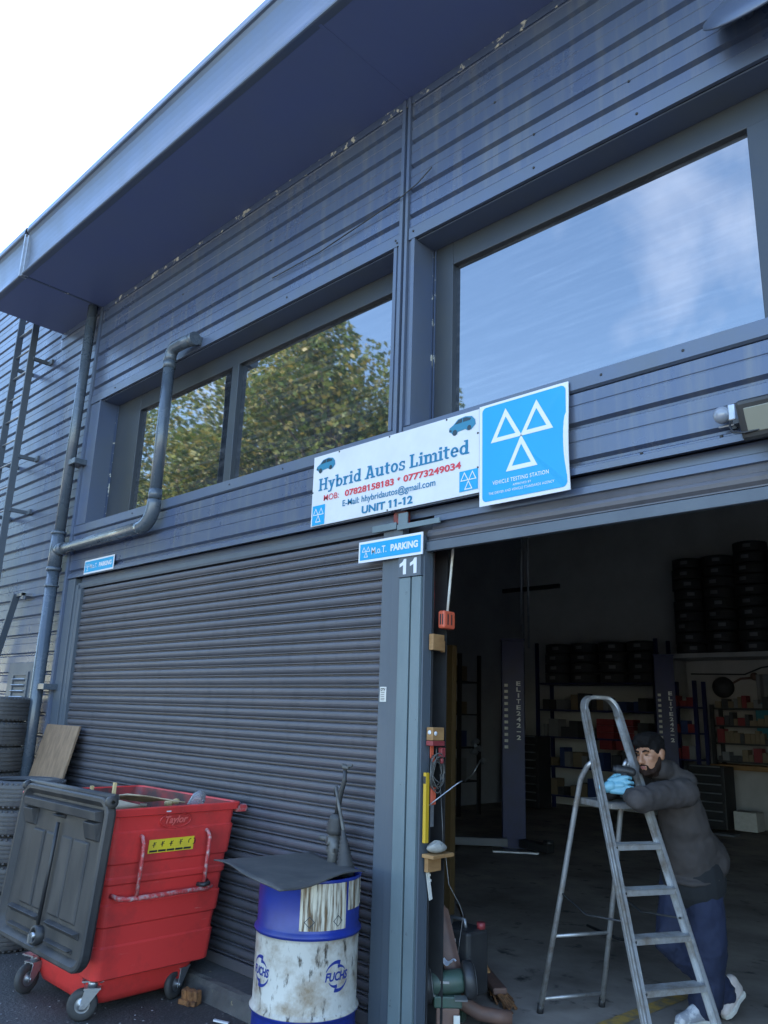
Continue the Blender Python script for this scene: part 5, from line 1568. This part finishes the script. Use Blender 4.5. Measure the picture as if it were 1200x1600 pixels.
# ================================================================== PERSON leaning on the ladder
def fuse(name, mb, mt, parent, voxel, smooth=6, noise=None, label=None):
    """grow one continuous skin over overlapping volumes."""
    me = mb.mesh(name, root_of(parent).location)
    o = bpy.data.objects.new(name, me); col.objects.link(o)
    rm = o.modifiers.new('Remesh', 'REMESH'); rm.mode = 'VOXEL'; rm.voxel_size = voxel; rm.use_smooth_shade = True
    sm_ = o.modifiers.new('Smooth', 'SMOOTH'); sm_.factor = .5; sm_.iterations = smooth
    for q in range(0, len(noise or ()), 2):
        tx = bpy.data.textures.new(name, 'CLOUDS'); tx.noise_scale = noise[q+1]
        dp = o.modifiers.new('Displace', 'DISPLACE'); dp.texture = tx; dp.strength = noise[q]; dp.mid_level = .5
    dg = bpy.context.evaluated_depsgraph_get()
    m2 = bpy.data.meshes.new_from_object(o.evaluated_get(dg))
    bpy.data.objects.remove(o)
    m2.name = name; m2.materials.clear(); m2.materials.append(M[mt])
    for p in m2.polygons: p.use_smooth = True
    o = bpy.data.objects.new(name, m2); col.objects.link(o); o.parent = parent
    if label: o['label'] = label
    return o
V3 = Vector
PE = thing('person', 'person in a grey fleece and blue trousers leaning on the step ladder', 'person', (-2.25,1.66,0))
neck = V3((-2.235,1.285,1.43)); pelv = V3((-2.262,1.575,.86)); chest = V3((-2.225,1.365,1.25)); belly = V3((-2.24,1.475,1.04))
Ls = V3((-2.10,1.185,1.375)); Rs = V3((-2.355,1.385,1.375)); Le = V3((-2.215,.795,1.318)); Lw = V3((-2.355,.945,1.335)); Re = V3((-2.555,1.06,1.305)); Rw = V3((-2.425,.885,1.352))
hN = V3((-2.205,1.555,.83)); hF = V3((-2.355,1.62,.81)); kN = V3((-2.185,1.56,.455)); kF = V3((-2.415,1.535,.43)); aN = V3((-2.262,1.63,.095)); aF = V3((-2.215,1.80,.12))
Hc = V3((-2.268,1.085,1.552))
# head frame: looks to the ladder and down
hf = V3((-.14,-.98,-.13)).normalized(); hu = V3((-.10,-.12,1)); hu = (hu-hf*hu.dot(hf)).normalized(); hr = hf.cross(hu).normalized()
HM = Matrix((hr, hf, hu)).transposed()
def H(x, y, z): return Hc + HM @ V3((x, y, z*.94))
def hel(mb, c, r): return mb.ellipsoid(H(*c), r, HM, 20, 14)
b = MB()
hel(b, (0,-.012,.03), (.074,.094,.084)); hel(b, (0,.028,-.03), (.060,.060,.082)); hel(b, (0,.046,-.082), (.040,.040,.034))
b.capsule(H(0,.090,.022), H(0,.112,-.024), .0085, .0145); hel(b, (.013,.098,-.030), (.010,.012,.009)); hel(b, (-.013,.098,-.030), (.010,.012,.009))
b.capsule(H(-.036,.077,.036), H(.036,.077,.036), .0125)
hel(b, (.036,.056,-.014), (.022,.022,.022)); hel(b, (-.036,.056,-.014), (.022,.022,.022))
b.capsule(H(-.018,.089,-.055), H(.018,.089,-.055), .0085); b.capsule(H(-.015,.086,-.066), H(.015,.086,-.066), .009); hel(b, (0,.078,-.098), (.020,.018,.016))
for s_ in (-1, 1):
    hel(b, (.074*s_,-.008,.0), (.012,.022,.034)); hel(b, (.080*s_,-.016,.012), (.008,.020,.022))
b.capsule(H(0,-.022,-.05), neck+V3((0,.0,-.02)), .052, .060)
# the rest of the body under the clothes, one surface with the head
b.capsule(neck, chest, .07, .115); b.capsule(chest, belly, .115, .11); b.capsule(belly, pelv, .11, .12)
b.capsule(neck+V3((0,0,-.03)), Ls+V3((-.03,.03,-.035)), .035, .036); b.capsule(neck+V3((0,0,-.03)), Rs, .035, .036)
b.capsule(Ls+V3((-.03,.03,-.035)), Le+V3((0,.02,0)), .036, .032); b.capsule(Le+V3((0,.02,0)), Lw, .030, .028); b.capsule(Rs, Re, .036, .032); b.capsule(Re, Rw, .030, .026)
b.capsule(hN, kN, .075, .055); b.capsule(kN, aN, .055, .04); b.capsule(hF, kF, .075, .055); b.capsule(kF, aF, .055, .04)
body = fuse('body', b, 'skin', PE, .0065, 4)
# facial features
e = MB()
for s_ in (-1, 1):
    e.ellipsoid(H(.031*s_,.0835,.013), (.0125,.006,.0038), HM, 12, 8)
part('eyes', e, 'eye', PE)
e = MB()
for s_ in (-1, 1):
    e.tube([H(.014*s_,.0925,.034), H(.032*s_,.0915,.040), H(.050*s_,.078,.034)], [.0048,.0052,.003], 8)
part('eyebrows', e, 'hair', PE)
part('lips', MB().tube([H(-.019,.093,-.060), H(-.006,.0985,-.0565), H(.006,.0985,-.0565), H(.019,.093,-.060)], [.003,.0052,.0052,.003], 8).tube([H(-.016,.091,-.065), H(0,.096,-.067), H(.016,.091,-.065)], [.003,.0055,.003], 8), 'lip', PE)
h = MB()
hel(h, (0,-.018,.062), (.081,.096,.080)); hel(h, (0,.032,.108), (.066,.060,.036)); hel(h, (.028,.070,.088), (.030,.024,.022)); hel(h, (-.028,.070,.086), (.030,.024,.022)); hel(h, (0,-.055,.02), (.066,.050,.07))
for s_ in (-1, 1): hel(h, (.066*s_,.010,.045), (.012,.032,.040))
random.seed(5)
for k in range(26):
    a = random.uniform(0, 2*PI); r_ = random.uniform(.02,.07)
    hel(h, (r_*math.cos(a), -.0+r_*1.1*math.sin(a), .112-.25*r_+random.uniform(0,.012)), (.016,.018,.013))
fuse('hair', h, 'hair', PE, .006, 2, (.010,.02))
h = MB()
for s_ in (-1, 1):
    h.capsule(H(.067*s_,.004,.0), H(.062*s_,.016,-.05), .008, .012); h.capsule(H(.061*s_,.016,-.05), H(.040*s_,.058,-.092), .013, .016); h.capsule(H(.040*s_,.058,-.090), H(0,.084,-.100), .014, .016)
    h.capsule(H(.005*s_,.1005,-.046), H(.025*s_,.088,-.052), .0055, .005); h.capsule(H(.025*s_,.088,-.052), H(.024*s_,.080,-.085), .0055, .010)
hel(h, (0,.046,-.088), (.044,.046,.028)); hel(h, (.050,.022,-.062), (.016,.030,.034)); hel(h, (-.050,.022,-.062), (.016,.030,.034))
h.capsule(H(0,.092,-.080), H(0,.088,-.100), .008, .016); h.capsule(H(-.03,.03,-.105), H(.03,.03,-.105), .022, .022)
fuse('beard', h, 'beard', PE, .005, 2, (.004,.012))
# fleece
j = MB()
j.capsule(neck+V3((0,.03,-.05)), chest, .092, .134); j.capsule(chest, belly, .134, .145); j.capsule(belly, pelv+V3((.0,-.03,.07)), .155, .172)
j.capsule(belly+V3((.03,.02,0)), V3((-2.185,1.63,.93)), .13, .125)
j.lathe([(.15,.02),(.178,.012),(.184,.0),(.178,-.012),(.15,-.02)], 28, pelv+V3((.005,-.02,-.01)), (.1,-.25,1), closed=True)
j.capsule(neck+V3((.02,.01,-.06)), Ls+V3((-.025,.02,-.03)), .078, .080); j.capsule(neck+V3((-.02,.0,-.06)), Rs, .085, .085)
j.capsule(Ls+V3((-.025,.02,-.03)), Le+V3((.0,.04,.0)), .084, .072); j.capsule(Le+V3((.0,.04,.0)), Le, .080, .060); j.capsule(Le+V3((0,.01,0)), Lw, .060, .046)
j.capsule(Rs, Re, .085, .066); j.capsule(Re, Rw+V3((-.01,.01,-.004)), .062, .042)
j.capsule(neck+V3((-.045,-.01,.0)), neck+V3((.045,.02,-.0)), .06, .06)
j.capsule(neck+V3((0,.02,.0)), H(0,-.040,-.085), .080, .066)
j.ellipsoid(neck+V3((.04,.02,-.02)), (.10,.10,.07))
j.capsule(neck+V3((-.02,-.045,.035)), neck+V3((.02,-.03,.035)), .062, .062)
jk = fuse('fleece_jacket', j, 'jacket', PE, .010, 6, (.034,.16,.008,.05))
s_m = MB().capsule(pelv+V3((.01,-.01,.05)), pelv+V3((.015,.005,-.06)), .165, .180)
s_m.capsule(pelv+V3((-.06,-.02,.03)), pelv+V3((-.06,-.0,-.06)), .135, .140)
fuse('shirt_hem', s_m, 'shirt', PE, .010, 6, (.006,.08), label='dark shirt hem below the fleece')
tr = MB()
tr.capsule(pelv+V3((.0,.0,-.03)), pelv+V3((0,.01,-.07)), .145, .150)
tr.capsule(hN+V3((.005,.01,-.02)), kN, .118, .098); tr.capsule(kN, V3((-2.225,1.60,.16)), .100, .092); tr.capsule(V3((-2.225,1.60,.16)), aN, .092, .090)
tr.capsule(hF+V3((0,-.02,0)), kF, .120, .098); tr.capsule(kF, aF+V3((-.02,-.02,.06)), .098, .080); tr.capsule(aF+V3((-.02,-.02,.06)), aF+V3((0,0,.02)), .084, .080)
for c, q in ((aN+V3((0,0,.03)), .094), (aN+V3((.0,0,.085)), .092), (aF+V3((-.01,-.01,.06)), .086)):
    tr.lathe([(q-.03,-.02),(q,-.012),(q+.004,.0),(q,.012),(q-.03,.02)], 18, c, (0,0,1), closed=True)
fuse('trousers', tr, 'trousers', PE, .010, 5, (.032,.12,.012,.045))
# shoes
def shoe(name, heel, toe, upv, mt, label):
    heel, toe = V3(heel), V3(toe)
    d = (toe-heel); L_ = d.length; d.normalize(); u = V3(upv); u = (u-d*u.dot(d)).normalized(); s_ = d.cross(u)
    q = Matrix((s_, d, u)).transposed()
    P_ = lambda x, y, z: heel + q @ V3((x, y*L_, z))
    sole = MB(); ring = []
    prof = [(-.035,.0),(-.042,.1),(-.036,.35),(-.048,.68),(-.040,.88),(-.018,.99),(.018,.99),(.040,.88),(.050,.68),(.040,.35),(.042,.1),(.035,.0)]
    n = len(prof)
    vs = [P_(x,y,0) for x,y in prof]+[P_(x*1.04,y,.028) for x,y in prof]
    sole.add(vs, [tuple(range(n))[::-1], tuple(range(n,2*n))]+[(k,(k+1)%n,n+(k+1)%n,n+k) for k in range(n)])
    part('shoe_sole', sole, 'cream', PE, bev=.006)
    up_ = MB()
    up_.capsule(P_(0,.10,.055), P_(0,.55,.055), .040, .042); up_.capsule(P_(0,.55,.05), P_(0,.86,.040), .042, .034); up_.capsule(P_(0,.12,.06), P_(0,.15,.115), .040, .042); up_.capsule(P_(0,.15,.10), P_(0,.5,.07), .040, .038)
    fuse(name, up_, mt, PE, .007, 3, label=label)
    lc = MB()
    for k in range(4): lc.capsule(P_(-.028,.42+.09*k,.098-.014*k), P_(.028,.42+.09*k,.098-.014*k), .004)
    part('laces', lc, 'white_flat', PE)
shoe('shoe', (-2.245,1.655,.0), (-2.345,1.40,.0), (0,0,1), 'shoe_grey', 'grey and white trainer pointing at the ladder')
shoe('shoe', (-2.150,1.925,.13), (-2.20,1.755,.005), (-.15,-.5,.8), 'shoe', 'pale trainer with its heel raised')
# gloved right hand
g = MB()
hx_ = V3((.78,.60,.05)).normalized()      # along the fingers
hn = V3((.55,-.80,.25)); hn = (hn-hx_*hn.dot(hx_)).normalized()   # back of the hand, to the road
hv = hx_.cross(hn).normalized()
if hv.z < 0: hv = -hv
G0 = V3((-2.408,.848,1.374))
def GP(a, v, n): return G0 + hx_*a + hv*v + hn*n
for k in range(5):
    f = k/4
    g.capsule(GP(.0,-.026+.052*f,.0), GP(.075,-.038+.078*f,.008), .020, .0165)
g.capsule(GP(-.05,-.012,-.004), GP(.0,.0,.0), .030, .033)
g.capsule(GP(.03,0,.004), GP(.06,0,.006), .026, .024)
fing = [(.044,.036,.085,.0), (.0165,.044,.095,.0), (-.0115,.040,.088,.0), (-.0385,.028,.070,.0)]
for (v, l1, l2, _) in fing:
    p0 = GP(.062, v, .010); p1 = GP(.062+l1, v*1.02, .012); p2 = GP(.062+l1+.020, v*1.0, -.004); p3 = GP(.062+l1+.024, v*.97, -.026)
    g.capsule(p0, p1, .0125, .0112); g.capsule(p1, p2, .0112, .0103); g.capsule(p2, p3, .0103, .0088)
g.capsule(GP(.0,.034,-.01), GP(.035,.062,-.022), .015, .0125); g.capsule(GP(.035,.062,-.022), GP(.068,.066,-.034), .0125, .010)
fuse('glove', g, 'glove', PE, .0032, 1, label='pale blue rubber glove on the right hand')
part('glove_cuff', MB().lathe([(.034,-.014),(.040,-.010),(.038,.0),(.040,.010),(.034,.014)], 18, GP(-.062,-.014,-.004), hx_), 'glove', PE)
# left hand, tucked behind the glove on the platform
g = MB()
l0 = Lw; ld = (V3((-2.40,1.02,1.33))-l0).normalized(); lv = ld.cross(V3((0,0,1))).normalized()
g.capsule(l0, l0+ld*.05, .030, .036)
for k in range(4):
    o_ = lv*(-.030+.020*k)
    g.capsule(l0+ld*.05+o_, l0+ld*.095+o_+V3((0,0,-.004)), .0115, .0105); g.capsule(l0+ld*.095+o_+V3((0,0,-.004)), l0+ld*.118+o_+V3((0,0,-.022)), .0105, .009)
g.capsule(l0+ld*.02+lv*.03, l0+ld*.06+lv*.058+V3((0,0,.008)), .013, .010)
fuse('glove', g, 'glove', PE, .0045, 2, label='pale blue rubber glove on the left hand')
# cordless tool held upright by the glove
TL = thing('power_tool', 'black hand-held power tool gripped beside the ladder stile', 'tool', (-2.35,.95,1.36))
part('grip', MB().capsule((-2.345,.905,1.35), (-2.362,.935,1.43), .024, .026), 'black', TL)
part('tool_head', MB().capsule((-2.405,.935,1.462), (-2.345,.985,1.452), .030, .027).cyl((-2.405,.935,1.462),(-2.43,.915,1.466),.020,14), 'black', TL)
part('nose', MB().tube([(-2.385,.965,1.475),(-2.378,.975,1.505),(-2.372,.985,1.525)], [.014,.012,.008], 12), 'galv', TL)
# ================================================================== TREES beyond the yard (seen in the panes)
import numpy as np
def tree(x, y, h, crown, seed, label, lm, dens=1.0):
    rng = np.random.default_rng(seed)
    T = thing('broadleaf_tree', label, 'tree', (x, y, -.12), group='trees across the yard')
    tk = MB()
    tk.tube([(x,y,-.12),(x+.1,y,h*.25),(x-.1,y+.1,h*.5),(x+.15,y,h*.8)], [.32,.25,.18,.06], 10)
    lob = []
    for k in range(crown):
        a = rng.uniform(0, 2*PI); q = rng.uniform(.12, 1)
        z = h*(.16+.80*q)
        rad = h*.27*math.sin(PI*min(1, .18+.80*(1-q)+.05))*rng.uniform(.35, 1.0)
        c = np.array([x+rad*math.cos(a), y+rad*math.sin(a), z]); r = h*rng.uniform(.06, .115)
        lob.append((c, r))
        if k % 2 == 0:
            tk.tube([(x, y, z*.55), tuple((c+np.array([x,y,z*.8]))/2), tuple(c)], [.09,.05,.02], 6)
    part('trunk', tk, 'trunk', T)
    per = int(620*dens)
    V = []; 
    for c, r in lob:
        d = rng.normal(size=(per,3)); d /= np.linalg.norm(d,axis=1)[:,None]
        rr_ = r*rng.uniform(.25, 1.12, per)**.55
        p = c + d*rr_[:,None]*np.array([1.15,1.15,.8])
        V.append(p)
    P = np.concatenate(V)
    n = len(P)
    a1 = rng.normal(size=(n,3)); a1 /= np.linalg.norm(a1,axis=1)[:,None]
    b1 = np.cross(a1, rng.normal(size=(n,3))); b1 /= np.linalg.norm(b1,axis=1)[:,None]
    s1 = rng.uniform(.065,.14,n)[:,None]; s2 = s1*rng.uniform(.5,.8,n)[:,None]
    q = np.stack([P-a1*s1, P-b1*s2+a1*s1*.2, P+a1*s1, P+b1*s2+a1*s1*.2], 1).reshape(-1,3) - np.array([x,y,-.12])
    me = bpy.data.meshes.new('crown')
    me.vertices.add(4*n); me.vertices.foreach_set('co', q.astype(np.float32).ravel())
    me.loops.add(4*n); me.loops.foreach_set('vertex_index', np.arange(4*n, dtype=np.int32))
    me.polygons.add(n); me.polygons.foreach_set('loop_start', np.arange(0,4*n,4,dtype=np.int32)); me.polygons.foreach_set('loop_total', np.full(n,4,dtype=np.int32))
    me.update(); me.materials.append(M[lm])
    o = bpy.data.objects.new('crown', me); col.objects.link(o); o.parent = T
tree(-20.8, -14.5, 15.6, 44, 1, 'tall yellow-green tree mirrored in the right pane of the left window', 'leaf')
tree(-25.5, -16.5, 16.6, 44, 2, 'second yellow-green tree mirrored beside the tall one', 'leaf')
tree(-31.0, -14.0, 16.6, 44, 3, 'green tree mirrored in the pane behind the branch pipe', 'leaf')
tree(-37.0, -15.5, 13.6, 36, 4, 'dark green tree at the left edge of the mirrored row', 'leaf_dark')
tree(-17.6, -18.5, 11.6, 30, 5, 'low green tree mirrored at the lower left of the right window', 'leaf_dark')
tree(-45.0, -13.5, 14.6, 34, 6, 'green tree further along the row left of the dark green one', 'leaf_dark')
tree(-54.0, -17.0, 15.5, 34, 7, 'yellow-green tree second from the far end of the row', 'leaf')
tree(-65.0, -15.0, 14.2, 34, 8, 'green tree at the far end of the row', 'leaf_dark')
tree(-28.5, -20.0, 17.0, 40, 9, 'tall green tree standing behind the front row', 'leaf_dark')
tree(-37.0, -21.0, 17.0, 40, 10, 'tall green tree behind the left end of the front row', 'leaf')
# fixing screws on the flashings
s0 = None
for (x, z) in ((-3.47, 5.045), (-3.455, 5.02), (-4.7, 5.05), (-6.0, 5.045), (-2.30, 5.05), (-1.62, 5.05), (-2.3, 5.30), (-1.66, 5.30), (-3.30, 5.05), (-5.3, 3.545), (-6.9, 3.545), (-4.6, 3.545), (-1.9, 3.545), (-1.45, 3.545), (-1.7, 3.06), (-1.3, 3.06), (-7.6, 5.05), (-5.0, 5.72), (-6.4, 5.72), (-2.6, 5.72)):
    if s0 is None:
        s0 = part('screw', MB().lathe([(.001,-.008),(.005,-.0075),(.008,-.004),(.009,0)], 8, (0,-.034,0), (0,1,0)), 'black', B); s0.location = (x, 0, z)
    else:
        share('screw', s0, B, (x, .009 if z > 5.1 or z < 3.4 else 0, z))
